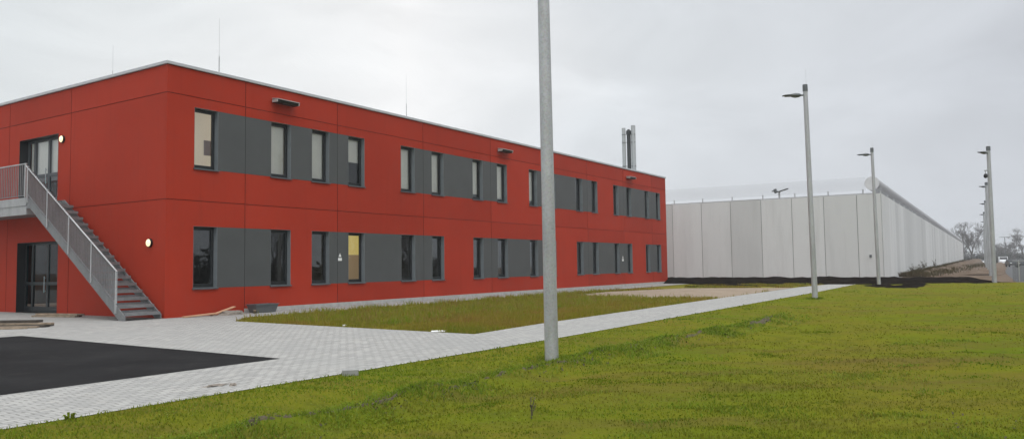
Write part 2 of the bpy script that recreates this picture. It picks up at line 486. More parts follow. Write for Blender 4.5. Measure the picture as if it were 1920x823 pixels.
# lawn: a skewed grid to the right of the path
def edge_pt(t):   # t along E_full by y
    pts = E_full
    for a, b in zip(pts, pts[1:]):
        if t <= b[1]: break
    k = (t-a[1])/(b[1]-a[1])
    return a[0]+(b[0]-a[0])*k
RIDGE = [(-3.4, 5.6), (-2.56, 6.92), (-1.51, 8.42), (-.44, 10.13), (.77, 11.8), (1.69, 13.28), (3.3, 15.5), (5.43, 18.19), (7.5, 21.5)]
def ridge_d(x, y):
    best = 9; 
    for (ax, ay), (bx, by) in zip(RIDGE, RIDGE[1:]):
        dx, dy = bx-ax, by-ay; L2 = dx*dx+dy*dy
        k = max(0, min(1, ((x-ax)*dx+(y-ay)*dy)/L2))
        d = math.hypot(x-ax-k*dx, y-ay-k*dy)
        if d < best: best = d
    return best
def lawn_z(x, y, v):
    z = hgt(x, y)
    r = ridge_d(x, y)
    if r < 1.2:
        z += .12*math.exp(-(r/.25)**2)*(.5+1.0*noise.noise(Vector((x, y, 3))*1.3)) - .05*math.exp(-((r-.6)/.3)**2)
    e = min(1, max(0, v)/.5)
    return .006*(1-e) + z*e
ys = [-8.4]
while ys[-1] < 49.6:
    y = ys[-1]; ys.append(y + (.9 if y < 3 else .095 + max(0, (y-10))*.012))
vs = [-.03]
while vs[-1] < 52: vs.append(vs[-1] + .085 + max(0, vs[-1])*.02)
LV, LF = [], []
def far_y(v): return 0.0
for y in ys:
    ex = edge_pt(y)
    for v in vs:
        if v < 0: v += .05*noise.noise(Vector((ex*2.5, y*2.5, 0)))
        LV.append((ex+v, y - .05*v, lawn_z(ex+v, y-.05*v, v)))
nv = len(vs)
for i in range(len(ys)-1):
    for j in range(nv-1):
        a = i*nv+j
        LF.append((a, a+1, a+nv+1)); LF.append((a, a+nv+1, a+nv))
lawn = tag(fast_mesh('lawn', LV, LF, MAT['lawn'], smooth=True), kind='structure')

def in_poly(x, y, P):
    ins = np.zeros(len(x), bool); n = len(P)
    for i in range(n):
        x1, y1 = P[i][:2]; x2, y2 = P[(i+1) % n][:2]
        if y1 == y2: continue
        c = ((y1 > y) != (y2 > y)) & (x < (x2-x1)*(y-y1)/(y2-y1)+x1)
        ins ^= c
    return ins

def blades(name, xy, z, hts, wid, mat, seed, lean=.8, label=None):
    """curved grass blades: two stacked pieces each, as one mesh"""
    rg = np.random.default_rng(seed); n = len(xy)
    an = rg.uniform(0, 2*np.pi, n); la = rg.uniform(0, 2*np.pi, n); ll = hts*rg.uniform(.1, lean*2, n)
    w = np.stack([np.cos(an), np.sin(an)], 1)*wid[:, None]*.5
    l = np.stack([np.cos(la), np.sin(la)], 1)*ll[:, None]
    V = np.zeros((n, 5, 3), np.float32)
    V[:, 0, :2] = xy - w; V[:, 1, :2] = xy + w
    V[:, 2, :2] = xy + l*.35 - w*.8; V[:, 3, :2] = xy + l*.35 + w*.8
    V[:, 4, :2] = xy + l
    V[:, 0, 2] = z-.01; V[:, 1, 2] = z-.01; V[:, 2, 2] = z+hts*.6; V[:, 3, 2] = z+hts*.6; V[:, 4, 2] = z+hts*.98
    b = (np.arange(n)*5)[:, None]
    F = np.concatenate([b+np.array([[0, 1, 3]]), b+np.array([[0, 3, 2]]), b+np.array([[2, 3, 4]])])
    return tag(fast_mesh(name, V.reshape(-1, 3), F, mat), kind='stuff')

rg = np.random.default_rng(3)
def radial(n, rmin, rmax, amin=-58, amax=62):
    ir = rg.uniform(1/rmax, 1/rmin, n); r = 1/ir; a = np.radians(rg.uniform(amin, amax, n))
    return np.stack([r*np.sin(a), r*np.cos(a)-.6], 1), r
nz = lambda x, y, s, o=0.0: noise.noise(Vector((x*s+o, y*s, .7)))
def lawn_points(n, rmin, rmax):
    p, r = radial(n, rmin, rmax)
    lim = []
    ey = np.interp(p[:, 1], [e[1] for e in E_full], [e[0] for e in E_full])
    v = p[:, 0]-ey
    ok = (v > .0) & (p[:, 1] < 49.5-.05*v) & (v < 51)
    return p[ok], r[ok], v[ok]
p, r, v = lawn_points(430000, 3.2, 62)
zz = np.array([lawn_z(a, b, c) for (a, b), c in zip(p, v)])
dn = np.array([nz(a, b, .55) + .6*nz(a, b, 2.1, 9) for a, b in p])
rd = np.array([ridge_d(a, b) for a, b in p])
keep = rg.uniform(-.75, .25, len(p)) < dn + .45*(v < 1.2) - .5*np.exp(-(rd/.18)**2)*(dn < .12) 
p, r, v, zz, dn, rd = p[keep], r[keep], v[keep], zz[keep], dn[keep], rd[keep]
h = rg.uniform(.011, .028, len(p))*(1+.4*np.clip(dn, -.6, .9)) + .028*np.exp(-(rd/.5)**2)*rg.uniform(0, 1, len(p)) + .018*(v < .7)*rg.uniform(0, 1, len(p))
wd = np.maximum(.0065, r*.0011)*rg.uniform(.7, 1.3, len(p))
fresh = (v < 2.6 + 1.2*dn) & (rd > .05)
blades('lawn_grass', p[~fresh], zz[~fresh], h[~fresh], wd[~fresh], MAT['blades'], 1)
blades('path_side_grass', p[fresh], zz[fresh], h[fresh]*1.15, wd[fresh], MAT['edge_blades'], 2)

# broad leaved clover along the ridge and the path side; crumbs of bare soil
def flakes(name, xy, z, size, mat, seed, tilt, lift):
    rg2 = np.random.default_rng(seed); n = len(xy)
    a = rg2.uniform(0, 2*np.pi, n); ax = np.stack([np.cos(a), np.sin(a), rg2.uniform(-tilt, tilt, n)], 1)*size[:, None]
    bx = np.stack([-np.sin(a), np.cos(a), rg2.uniform(-tilt, tilt, n)], 1)*size[:, None]*.8
    c = np.concatenate([xy, (z + lift*rg2.uniform(.2, 1, n))[:, None]], 1)
    V = np.stack([c-ax, c-bx*.9+ax*.1, c+ax, c+bx], 1).reshape(-1, 3); b = (np.arange(n)*4)[:, None]
    return tag(fast_mesh(name, V, np.concatenate([b+np.array([[0, 1, 2]]), b+np.array([[0, 2, 3]])]), mat), kind='stuff')
p2, r2, v2 = lawn_points(260000, 3.2, 30)
rd2 = np.array([ridge_d(a, b) for a, b in p2]); n2 = np.array([nz(a, b, 1.5, 4) + .5*nz(a, b, 4, 2) for a, b in p2]); n3 = np.array([nz(a, b, .22, 11) for a, b in p2])
z2 = np.array([lawn_z(a, b, c) for (a, b), c in zip(p2, v2)])
k = (rg.uniform(0, 1, len(p2)) < 1.3*np.exp(-(rd2/.5)**2) + .30*(v2 < 2.5) + .12*(n3 > .1)) & (n2 > .02)
flakes('clover_leaves', p2[k], z2[k], np.maximum(.009, r2[k]*.0009)*rg.uniform(.7, 1.4, k.sum()), MAT['clover'], 21, .6, .045+.05*np.exp(-(rd2[k]/.3)**2))
n4 = np.array([nz(a, b, 7, 21) for a, b in p2])
k = (n2+.5*n4 < -.22) & (rg.uniform(0, 1, len(p2)) < .85*np.exp(-((rd2-.15)/.22)**2) + .06*(n3 < -.16)*(v2 > 3)*(r2 < 12))
flakes('soil_crumbs', p2[k], z2[k], np.maximum(.009, r2[k]*.0010)*rg.uniform(.5, 1.7, k.sum()), MAT['crumb'], 22, .9, .03)

# coarse darker grass clumps scattered over the lawn
cx_, rr_, vv_ = lawn_points(700, 4, 40)
pc, zc_, hc, wc = [], [], [], []
for (a, b), rr0, v0 in zip(cx_, rr_, vv_):
    n = int(rg.integers(30, 110)); sx, sy = rg.uniform(.06, .22)*(1+rr0*.03), rg.uniform(.05, .14)*(1+rr0*.03)
    q = rg.normal(size=(n, 2))*np.array([sx, sy]) + (a, b)
    ev = q[:, 0]-np.interp(q[:, 1], [e[1] for e in E_full], [e[0] for e in E_full]); q = q[ev > .02]; ev = ev[ev > .02]
    pc.append(q); zc_ += [lawn_z(x_, y_, w_) for (x_, y_), w_ in zip(q, ev)]; hc.append(rg.uniform(.008, .024, len(q))); wc.append(np.full(len(q), max(.010, rr0*.0016)))
blades('grass_clumps', np.concatenate(pc), np.array(zc_), np.concatenate(hc), np.concatenate(wc), MAT['clump'], 31, .8)

pc, zc_, hc, wc = [], [], [], []
for i in range(150):                                   # fresh green tufts: along the ridge, a few out on the lawn
    if i < 95:
        j = int(rg.integers(0, len(RIDGE)-1)); t = rg.uniform(); a = RIDGE[j][0]*(1-t)+RIDGE[j+1][0]*t + rg.normal()*.22; b = RIDGE[j][1]*(1-t)+RIDGE[j+1][1]*t + rg.normal()*.22
    else:
        b = 1/rg.uniform(1/42, 1/6); a = rg.uniform(-.1, .66)*b + 1.5
    rr0 = math.hypot(a, b); n = int(rg.integers(40, 130)); sp = rg.uniform(.05, .16)*(1+rr0*.03)
    q = rg.normal(size=(n, 2))*np.array([sp*1.6, sp]) + (a, b); ev = q[:, 0]-np.interp(q[:, 1], [e[1] for e in E_full], [e[0] for e in E_full]); k = (ev > .05) & (q[:, 1] < 47); q, ev = q[k], ev[k]
    pc.append(q); zc_ += [lawn_z(x_, y_, w_) for (x_, y_), w_ in zip(q, ev)]; hc.append(rg.uniform(.02, .075 if i < 95 else .045, len(q))); wc.append(np.full(len(q), max(.009, rr0*.0013)))
blades('green_tufts', np.concatenate(pc), np.array(zc_), np.concatenate(hc), np.concatenate(wc), MAT['clover'], 37, 1.0)
def soil_ridge():
    V, F = [], []; pts = []
    for a, b in zip(RIDGE, RIDGE[1:]):
        n = max(1, int(math.hypot(b[0]-a[0], b[1]-a[1])/.06))
        pts += [(a[0]+(b[0]-a[0])*i/n, a[1]+(b[1]-a[1])*i/n) for i in range(n)]
    for i, (x, y) in enumerate(pts):
        x2, y2 = pts[min(i+4, len(pts)-1)]; x1, y1 = pts[max(i-4, 0)]; l = math.hypot(x2-x1, y2-y1); nx, ny = -(y2-y1)/l, (x2-x1)/l
        am = noise.noise(Vector((x*.55, y*.55, 7))) + .5*noise.noise(Vector((x*1.9, y*1.9, 2)))
        off = .12*noise.noise(Vector((x*.8, y*.8, 13)))
        w = max(.004, .05+.16*am)
        for j in range(7):
            k = j/6*2-1; px_, py_ = x+nx*(k*w+off), y+ny*(k*w+off)
            ev = px_ - float(np.interp(py_, [e[1] for e in E_full], [e[0] for e in E_full]))
            z = lawn_z(px_, py_, ev) + (.0+.07*am)*(1-k*k) - .03*k*k + .06*noise.noise(Vector((px_*9, py_*9, 1)))*(1-k*k)
            V.append((px_, py_, z))
    for i in range(len(pts)-1):
        for j in range(6):
            a = i*7+j; F.append((a, a+1, a+8)); F.append((a, a+8, a+7))
    return tag(fast_mesh('soil_ridge', V, F, MAT['crumb']), kind='structure')
soil_ridge()
pc, zc_, hc, wc = [], [], [], []
for (a, b) in ((.61, 12.64), (12.13, 31.31)):
    n = 420; an = rg.uniform(0, 2*np.pi, n); d_ = .10 + np.abs(rg.normal(size=n))*.10
    q = np.stack([a+np.cos(an)*d_, b+np.sin(an)*d_], 1); pc.append(q); zc_ += [lawn_z(x_, y_, 3) for x_, y_ in q]; hc.append(rg.uniform(.03, .10, n)); wc.append(np.full(n, .008 if b < 20 else .02))
blades('post_foot_grass', np.concatenate(pc), np.array(zc_), np.concatenate(hc), np.concatenate(wc), MAT['edge_blades'], 33, .5)
mb = MB()
for (a, b) in zip(E_full, E_full[1:]):
    l = math.hypot(b[0]-a[0], b[1]-a[1]); nx, ny = -(b[1]-a[1])/l, (b[0]-a[0])/l; n = int(l); 
    for i in range(n):
        t0, t1 = i/n+.004/l, (i+1)/n-.004/l
        p0 = (a[0]+(b[0]-a[0])*t0, a[1]+(b[1]-a[1])*t0); p1 = (a[0]+(b[0]-a[0])*t1, a[1]+(b[1]-a[1])*t1)
        mb.quad((p0[0]+nx*.005, p0[1]+ny*.005, .014), (p1[0]+nx*.005, p1[1]+ny*.005, .014), (p1[0]+nx*.085, p1[1]+ny*.085, .014), (p0[0]+nx*.085, p0[1]+ny*.085, .014))
        mb.quad((p0[0]+nx*.085, p0[1]+ny*.085, .014), (p1[0]+nx*.085, p1[1]+ny*.085, .014), (p1[0]+nx*.092, p1[1]+ny*.092, .001), (p0[0]+nx*.092, p0[1]+ny*.092, .001))
tag(mb.build('kerb', paint('kerb_concrete', (.36, .355, .34), .9, var=.18, scale=3), fix=True), kind='structure')

# verge between the path and the building
VERGE = [verge_tip, verge_low, (.73, 20.11), (8.42, 32.57), (17.05, 46.26), (20.6, 50.9), (18.5, 53.6), (12.3, 57.5), tuple(loc2w(44.5, -2.3)[:2]), tuple(loc2w(1.2, -2.3)[:2])]
sheet('verge_ground', VERGE, -0.016, MAT['verge'])
FARV = [(10.6, 48.2), (12.3, 55.5), (18.5, 53.2), (20.6, 50.9), (17.2, 46.6), (16.4, 45.6)]
q, qr = radial(260000, 16, 48, -30, 18)
ok = in_poly(q[:, 0], q[:, 1], VERGE) & ~in_poly(q[:, 0], q[:, 1], sand_pts) & (q[:, 1] < 47); q, qr = q[ok], qr[ok]
dn = np.array([nz(a, b, .5, 3) + .5*nz(a, b, 1.8, 1) for a, b in q])
k = rg.uniform(-.9, .2, len(q)) < dn; q, qr, dn = q[k], qr[k], dn[k]
h = rg.uniform(.04, .12, len(q))*(1+.6*np.clip(dn, -.5, .8))
tall = rg.uniform(0, 1, len(q)) < .035*(1+2*dn); h[tall] += rg.uniform(.08, .22, tall.sum())
mid = np.array([((Vector((a, b, 0))-C0).dot(-dL)-2.3) for a, b in q])
h *= np.clip(.35+mid/2.5, .35, 1)
wd = np.maximum(.007, qr*.0007)*rg.uniform(.7, 1.3, len(q))
blades('verge_weeds', q, np.full(len(q), -.005), h, wd, MAT['weed_blades'], 5, .3)

pc, hc, wc = [], [], []
for i in range(900):
    a_ = loc2w(rg.uniform(.5, 26), -rg.uniform(2.45, 9)); n = int(rg.integers(20, 70)); sp = rg.uniform(.08, .3)
    q = rg.normal(size=(n, 2))*sp + (a_.x, a_.y); q = q[in_poly(q[:, 0], q[:, 1], VERGE) & ~in_poly(q[:, 0], q[:, 1], sand_pts)]
    pc.append(q); hc.append(rg.uniform(.05, 1, len(q))*rg.uniform(.09, .30)); wc.append(np.full(len(q), rg.uniform(.012, .024)))
blades('verge_tufts', np.concatenate(pc), np.full(sum(len(q) for q in pc), -.005), np.concatenate(hc), np.concatenate(wc), MAT['tuft_blades'], 35, .35)

# far verge strip, topsoil bank, dirt mound along the perimeter wall
q, qr = radial(90000, 40, 60, 5, 28); ok = in_poly(q[:, 0], q[:, 1], FARV); q, qr = q[ok], qr[ok]
dn = np.array([nz(a, b, .5, 8) for a, b in q]); k = dn > -.05; q, qr = q[k], qr[k]
blades('far_verge_grass', q, np.full(len(q), -.005), rg.uniform(.05, .13, len(q)), rg.uniform(.03, .05, len(q)), MAT['weed_blades'], 6, .3)

def bank(name, line, width, height, mat, rough=.5, seed=0, seg=9, step=.5):
    """an uneven bank of earth along a polyline"""
    P = [Vector((*a, 0)) for a in line]
    S = []
    for a, b in zip(P, P[1:]):
        n = max(1, int((b-a).length/step))
        S += [a.lerp(b, i/n) for i in range(n)]
    S.append(P[-1])
    V, F = [], []
    for i, c in enumerate(S):
        t = (S[min(i+1, len(S)-1)]-S[max(i-1, 0)]).normalized(); nn = Vector((-t.y, t.x, 0))
        u = i/(len(S)-1); endf = min(1, u*len(S)/5, (1-u)*len(S)/5)
        w = (width(u) if callable(width) else width); hh = (height(u) if callable(height) else height)
        for j in range(seg+1):
            x = j/seg*2-1
            o = nn*(x*w*.5*(1+.25*noise.noise(c*.5+Vector((0, 0, j*.15+seed)))))
            pr = max(0, 1-abs(x)**1.7)
            z = hh*pr*(.35+.65*endf)*(1+rough*noise.noise(Vector((c.x*1.1+o.x, c.y*1.1+o.y, seed)))+rough*.5*noise.noise(Vector((c.x*3.3+o.x*2, c.y*3.3, seed+4)))) - .05*(1-pr)
            V.append(tuple(c+o+Vector((0, 0, z))))
    for i in range(len(S)-1):
        for j in range(seg):
            a = i*(seg+1)+j
            F.append((a, a+1, a+seg+2)); F.append((a, a+seg+2, a+seg+1))
    return tag(fast_mesh(name, V, F, mat, smooth=False), kind='structure')
bank('topsoil_bank', [(11.2, 62.2), (13.6, 58.9), (16.6, 56.2), (20.6, 53.4), (23.2, 51.2), (26, 51.0), (29.2, 50.6), (31.0, 51.5)], 3.4, lambda u: .45 if u < .75 else .38, MAT['soil_black'], .2, 1, 9, .35)
bank('soil_streak', [(11.3, 50.4), (13.2, 50.1), (15.6, 49.5)], .8, .12, MAT['soil_black'], .4, 5, 7, .3)
bank('topsoil_spread', [(21.9, 47.6), (21.4, 44.8), (21.2, 42.6), (22.4, 44.2), (24.4, 47.2), (25.5, 49.5)], 1.7, .11, MAT['soil_black'], .5, 3, 7, .3)

# ------------------------------------------------------------------ the red building
bld = tag(empty('office_building', C0, YAWZ), 'long two storey red panel building with dark grey window bands', 'building')
LEN, DEP, HT = 42.2, 17.0, 8.08
J_Z = [3.762, 7.186]
J_S = [3.01, 7.42, 12.77, 18.22, 23.6, 29.0, 34.4, 39.4]
J_D = [5.75, 10.26, 14.6]
UP_Z, LO_Z = (4.83, 6.85), (.90, 2.93)
WIN = [(.99, 1.90), (4.13, 5.05), (6.08, 6.98), (8.02, 8.96), (11.23, 12.17), (13.38, 14.28), (16.62, 17.50), (18.79, 19.75), (21.98, 22.85),
       (24.05, 24.93), (27.48, 28.34), (29.60, 30.44), (32.80, 33.60), (34.90, 35.72), (38.08, 38.88), (40.18, 41.02)]
UP_B = [(0, 3), (4, 7), (8, 11), (12, 15)]; LO_B = [(0, 1), (2, 5), (6, 9), (10, 13), (14, 15)]
DOOR_U, DOOR_L = (6.60, 9.45, 4.06, 6.54), (6.48, 9.45, 0.0, 2.62)

def facade(name, A, Z, holes, slots, joints_a, joints_z, pos, flip):
    """stepped cladding: a = along, z = up; pos(a, off, z) gives the point"""
    JW = .011
    ca = {0.0, A}; cz = {0.0, Z}
    for a0, a1, z0, z1 in holes + slots: ca |= {a0, a1}; cz |= {z0, z1}
    for j in joints_a: ca |= {j-JW, j+JW}
    for j in joints_z: cz |= {j-JW, j+JW}
    ca = sorted(ca); cz = sorted(cz)
    def kind(a, z):
        for h in holes:
            if h[0] < a < h[1] and h[2] < z < h[3]: return None
        for h in slots:
            if h[0] < a < h[1] and h[2] < z < h[3]: return -.03
        for j in joints_a:
            if abs(a-j) < JW: return -.022
        for j in joints_z:
            if abs(z-j) < JW: return -.022
        return 0.0
    na, nz_ = len(ca)-1, len(cz)-1
    K = [[kind((ca[i]+ca[i+1])/2, (cz[j]+cz[j+1])/2) for j in range(nz_)] for i in range(na)]
    mb = MB(); tones = []
    pr = random.Random(11 if flip else 5); tab = [[pr.random() for _ in range(8)] for _ in range(16)]
    def q(p, m, a=0.0, z=0.0):
        if flip: p = p[::-1]
        mb.quad(*p, m=m); tones.append(tab[sum(a > j for j in joints_a)][sum(z > j for j in joints_z)])
    for i in range(na):
        for j in range(nz_):
            k = K[i][j]
            if k is None: continue
            m = 1 if k == -.022 else 0
            q([pos(ca[i], k, cz[j]), pos(ca[i+1], k, cz[j]), pos(ca[i+1], k, cz[j+1]), pos(ca[i], k, cz[j+1])], m, (ca[i]+ca[i+1])/2, (cz[j]+cz[j+1])/2)
    D = -.26
    for i in range(na+1):
        for j in range(nz_):
            l = K[i-1][j] if i > 0 else 0.0; r = K[i][j] if i < na else 0.0
            if l == r: continue
            l2 = D if l is None else l; r2 = D if r is None else r
            q([pos(ca[i], l2, cz[j]), pos(ca[i], r2, cz[j]), pos(ca[i], r2, cz[j+1]), pos(ca[i], l2, cz[j+1])], 1 if None not in (l, r) else 0)
    for i in range(na):
        for j in range(nz_+1):
            l = K[i][j-1] if j > 0 else 0.0; r = K[i][j] if j < nz_ else 0.0
            if l == r: continue
            l2 = D if l is None else l; r2 = D if r is None else r
            q([pos(ca[i], l2, cz[j]), pos(ca[i+1], l2, cz[j]), pos(ca[i+1], r2, cz[j]), pos(ca[i], r2, cz[j])], 1 if None not in (l, r) else 0)
    o = mb.build(name, [MAT['red'], MAT['red_joint']], bld)
    o.data.attributes.new('panel_tone', 'FLOAT', 'FACE').data.foreach_set('value', tones)
    return o

holesR, slotsR = [], []
for bands, (z0, z1) in ((UP_B, UP_Z), (LO_B, LO_Z)):
    for a, b in bands:
        for i in range(a, b+1): holesR.append((*WIN[i], z0, z1))
        for i in range(a, b): slotsR.append((WIN[i][1], WIN[i+1][0], z0, z1))
facade('facade_wall', LEN, HT, holesR, slotsR, J_S, J_Z, lambda a, o, z: (a, -o, z), False)
facade('facade_wall', DEP, HT, [DOOR_U, DOOR_L], [], J_D, J_Z, lambda a, o, z: (-o, a, z), True)
# the two hidden sides, the roof, the inside
mb = MB()
mb.quad((LEN, 0, 0), (LEN, DEP, 0), (LEN, DEP, HT), (LEN, 0, HT)); mb.quad((LEN, DEP, 0), (0, DEP, 0), (0, DEP, HT), (LEN, DEP, HT))
mb.build('rear_wall', MAT['red'], bld)
mb = MB(); mb.box(.1, .1, 7.75, LEN-.1, DEP-.1, 7.9); mb.build('roof', MAT['roof'], bld)
mb = MB()
for (x0, y0, x1, y1) in ((-.06, -.06, LEN+.06, .30), (-.06, DEP-.30, LEN+.06, DEP+.06), (-.06, .303, .30, DEP-.303), (LEN-.30, .303, LEN+.06, DEP-.303)):
    mb.box(x0, y0, HT+.012, x1, y1, HT+.115)
    mb.box(x0+.04, y0+.04, HT-.1, x1-.04 if x1 > LEN else x1, y1 if y1 < 1 else y1-.04, HT+.012, 1) if False else None
mb.build('roof_coping', MAT['coping'], bld, bevel=.008)
mb = MB()   # black strip drawing the shadow line under the coping
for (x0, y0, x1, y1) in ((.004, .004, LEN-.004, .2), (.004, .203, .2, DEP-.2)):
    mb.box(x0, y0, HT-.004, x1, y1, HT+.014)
mb.build('coping_shadow_line', MAT['black'], bld)
mb = MB()
for z0, z1 in ((.02, 3.5), (3.8, 7.6)):
    X0, Y0, X1, Y1 = .27, .27, LEN-.3, 6.2
    mb.quad((X0, Y1, z0), (X1, Y1, z0), (X1, Y1, z1), (X0, Y1, z1), 0)
    mb.quad((X0, Y0, z1), (X1, Y0, z1), (X1, Y1, z1), (X0, Y1, z1), 0)
    mb.quad((X0, Y0, z0), (X1, Y0, z0), (X1, Y1, z0), (X0, Y1, z0), 1)
    for xx in (5.6, 10.1, 15.5, 20.9, 26.2, 31.6, 36.9, LEN-.3):
        mb.quad((xx, Y0, z0), (xx, Y1, z0), (xx, Y1, z1), (xx, Y0, z1), 0)
    # behind the doors
    mb.quad((4.2, 6.21, z0), (4.2, 12, z0), (4.2, 12, z1), (4.2, 6.21, z1), 0)
    mb.quad((.27, 6.21, z0), (4.2, 6.21, z0), (4.2, 12, z0), (.27, 12, z0), 1)
    mb.quad((.27, 6.21, z1), (4.2, 6.21, z1), (4.2, 12, z1), (.27, 12, z1), 0)
mb.build('interior', [MAT['room'], MAT['room_dark']], bld)
mb = MB(); mb.box(3.0, -.012, .003, LEN-.003, .1, .15); mb.build('plinth', MAT['plinth'], bld)
# grey cladding panels between the windows (joints where the panel joints run)
for bands, (z0, z1) in ((UP_B, UP_Z), (LO_B, LO_Z)):
    for a, b in bands:
        for i in range(a, b):
            s0, s1 = WIN[i][1], WIN[i+1][0]
            cuts = [s0] + [j for j in J_S if s0+.1 < j < s1-.1] + [s1]
            mb = MB()
            for k in range(len(cuts)-1):
                x0 = cuts[k] + (.008 if k else .0); x1 = cuts[k+1] - (.008 if k < len(cuts)-2 else 0)
                mb.box(x0+.001, -.003, z0+.004, x1-.001, .028, z1-.004)
            mb.build('cladding_panel', MAT['panel'], bld)
# windows
blinds_up = {1: 1.0, 2: 1.0, 3: .5, 4: 1.0, 5: 1.0, 6: .9, 7: .95, 8: .9}
def make_window(i, upper):
    s0, s1 = WIN[i]; z0, z1 = UP_Z if upper else LO_Z
    mb = MB(); w = .07; y0, y1 = .19, .258
    mb.box(s0, y0, z0, s0+w, y1, z1); mb.box(s1-w, y0, z0, s1, y1, z1)
    mb.box(s0+w, y0, z1-w, s1-w, y1, z1); mb.box(s0+w, y0, z0, s1-w, y1, z0+w+.03)
    f2 = .045
    mb.box(s0+w, y0-.018, z0+w+.03, s0+w+f2, y1-.02, z1-w); mb.box(s1-w-f2, y0-.018, z0+w+.03, s1-w, y1-.02, z1-w)
    mb.box(s0+w+f2, y0-.018, z1-w-f2, s1-w-f2, y1-.02, z1-w); mb.box(s0+w+f2, y0-.018, z0+w+.03, s1-w-f2, y1-.02, z0+w+f2+.03)
    # reveal linings
    win = mb.build('window', MAT['frame'], bld, bevel=.004)
    mb = MB()
    mb.box(s0+.001, -.004, z0, s0+.006, y0-.001, z1-.001); mb.box(s1-.006, -.004, z0, s1-.001, y0-.001, z1-.001)
    mb.box(s0+.006, -.003, z1-.006, s1-.006, y0-.001, z1-.001)
    mb.build('reveal', MAT['reveal'], win)
    g = MB(); a, b, c, d = s0+w+f2, s1-w-f2, z0+w+f2+.03, z1-w-f2
    g.quad((a, y0+.02, c), (b, y0+.02, c), (b, y0+.02, d), (a, y0+.02, d))
    lit = (upper and i == 0) or (not upper and i == 3)
    g.build('pane', MAT['glass_clear'] if lit or (upper and i in blinds_up) else MAT['glass'], win)
    s = MB()
    s.prism([(s0-.03, .185, z0+.028), (s0-.03, -.055, z0+.006), (s0-.03, -.055, z0-.035), (s0-.03, -.045, z0-.035), (s0-.03, -.004, z0-.012), (s0-.03, -.0035, z0+.0), (s0-.03, .155, z0+.012)][:2] + [(s0-.03, -.055, z0-.035), (s0-.03, -.004, z0-.035), (s0-.03, -.004, z0+.002), (s0-.03, .185, z0+.002)], (s1-s0+.06, 0, 0))
    s.build('sill', MAT['sill'], win, fix=True)
    if upper and i in blinds_up:
        f = blinds_up[i]
        m = MB(); m.box(a-.02, y1+.03, d-(d-c)*f, b+.02, y1+.034, d+.03)
        m.build('blind', MAT['blind'], win)
        if f < 1:
            m = MB(); m.box(a-.02, y1+.02, d-(d-c)*f-.03, b+.02, y1+.045, d-(d-c)*f); m.build('blind_rail', MAT['white'], win)
    if upper and i == 0:
        m = MB(); m.quad((s0-.2, .9, z0-.5), (s1+2.6, .9, z0-.5), (s1+2.6, .9, z1+.6), (s0-.2, .9, z1+.6)); m.quad((s1+.5, .28, z0-.5), (s1+.5, .89, z0-.5), (s1+.5, .89, z1+.6), (s1+.5, .28, z1+.6))
        m.build('lit_room_wall', MAT['lit_cream'], win)
        m = MB(); m.box(1.98, .87, z0+.62, 2.4, .895, z0+1.14); m.build('notice_board', paint('grey_notice', (.42, .39, .42), .7), win)
    if not upper and i == 3:
        m = MB(); zc = z0+1.15
        m.quad((s0-.3, .9, zc), (s1+2.2, .9, zc), (s1+2.2, .9, z1+.4), (s0-.3, .9, z1+.4)); m.build('lit_room_wall', MAT['lit_yellow'], win)
        m = MB(); m.quad((s0-.3, .88, z0-.4), (s1+2.2, .88, z0-.4), (s1+2.2, .88, zc), (s0-.3, .88, zc)); m.build('lit_cabinet', MAT['lit_dim'], win)
for bands, upper in ((UP_B, True), (LO_B, False)):
    for a, b in bands:
        for i in range(a, b+1): make_window(i, upper)
# double doors in the end wall
def make_door(d0, d1, z0, z1, label):
    x0, x1 = .30, .37
    mb = MB(); w = .09
    mid = d0 + (d1-d0)*.44; side = d1-.62      # glazed side light | leaf | solid leaf edge
    for a, b in ((d0, d0+w), (d1-w, d1), (mid-.07, mid+.07), (side, side+.14)): mb.box(x0, a, z0+.01, x1, b, z1)
    for a, b in ((d0+w, mid-.07), (mid+.07, side), (side+.14, d1-w)):
        mb.box(x0+.002, a, z1-w, x1-.002, b, z1); mb.box(x0+.002, a, z0+.01, x1-.002, b, z0+.22)
        mb.box(x0+.002, a, z0+1.02, x1-.002, b, z0+1.14)
    dr = mb.build('door', MAT['door_frame'] if label else MAT['frame'], bld, bevel=.005)
    g = MB()
    for a, b in ((d0+w, mid-.07), (mid+.07, side), (side+.14, d1-w)):
        for c, d in ((z0+.22, z0+1.02), (z0+1.14, z1-w)):
            g.quad((x0+.03, b, c), (x0+.03, a, c), (x0+.03, a, d), (x0+.03, b, d))
    g.build('pane', MAT['glass_clear' if label else 'glass_shade'], dr)
    if label:
        m = MB(); m.box(x1+.03, d0+.1, z0+1.1, x1+.04, d1-.1, z1-.05); m.build('curtain', MAT['blind'], dr)  # white curtain, also standing in for sky reflected in the upper panes
    h = MB(); h.tube([(x0-.05, mid+.12, z0+.75), (x0-.05, mid+.12, z0+1.35)], .016, 8); h.box(x0-.05, mid+.11, z0+.8, x0, mid+.13, z0+.82); h.box(x0-.05, mid+.11, z0+1.28, x0, mid+.13, z0+1.30)
    h.build('handle', MAT['steel'], dr)
    l = MB(); l.box(-.003, d0+.001, z0+.004, x0-.001, d0+.006, z1-.006); l.box(-.003, d1-.006, z0+.004, x0-.001, d1-.001, z1-.006); l.box(-.003, d0+.001, z1-.006, x0-.001, d1-.001, z1-.001)
    l.build('reveal', MAT['frame'], dr)
MAT['door_frame'] = paint('grey_door_frame', (.085, .092, .10), .45)
make_door(*DOOR_U, True)
make_door(*DOOR_L, False)

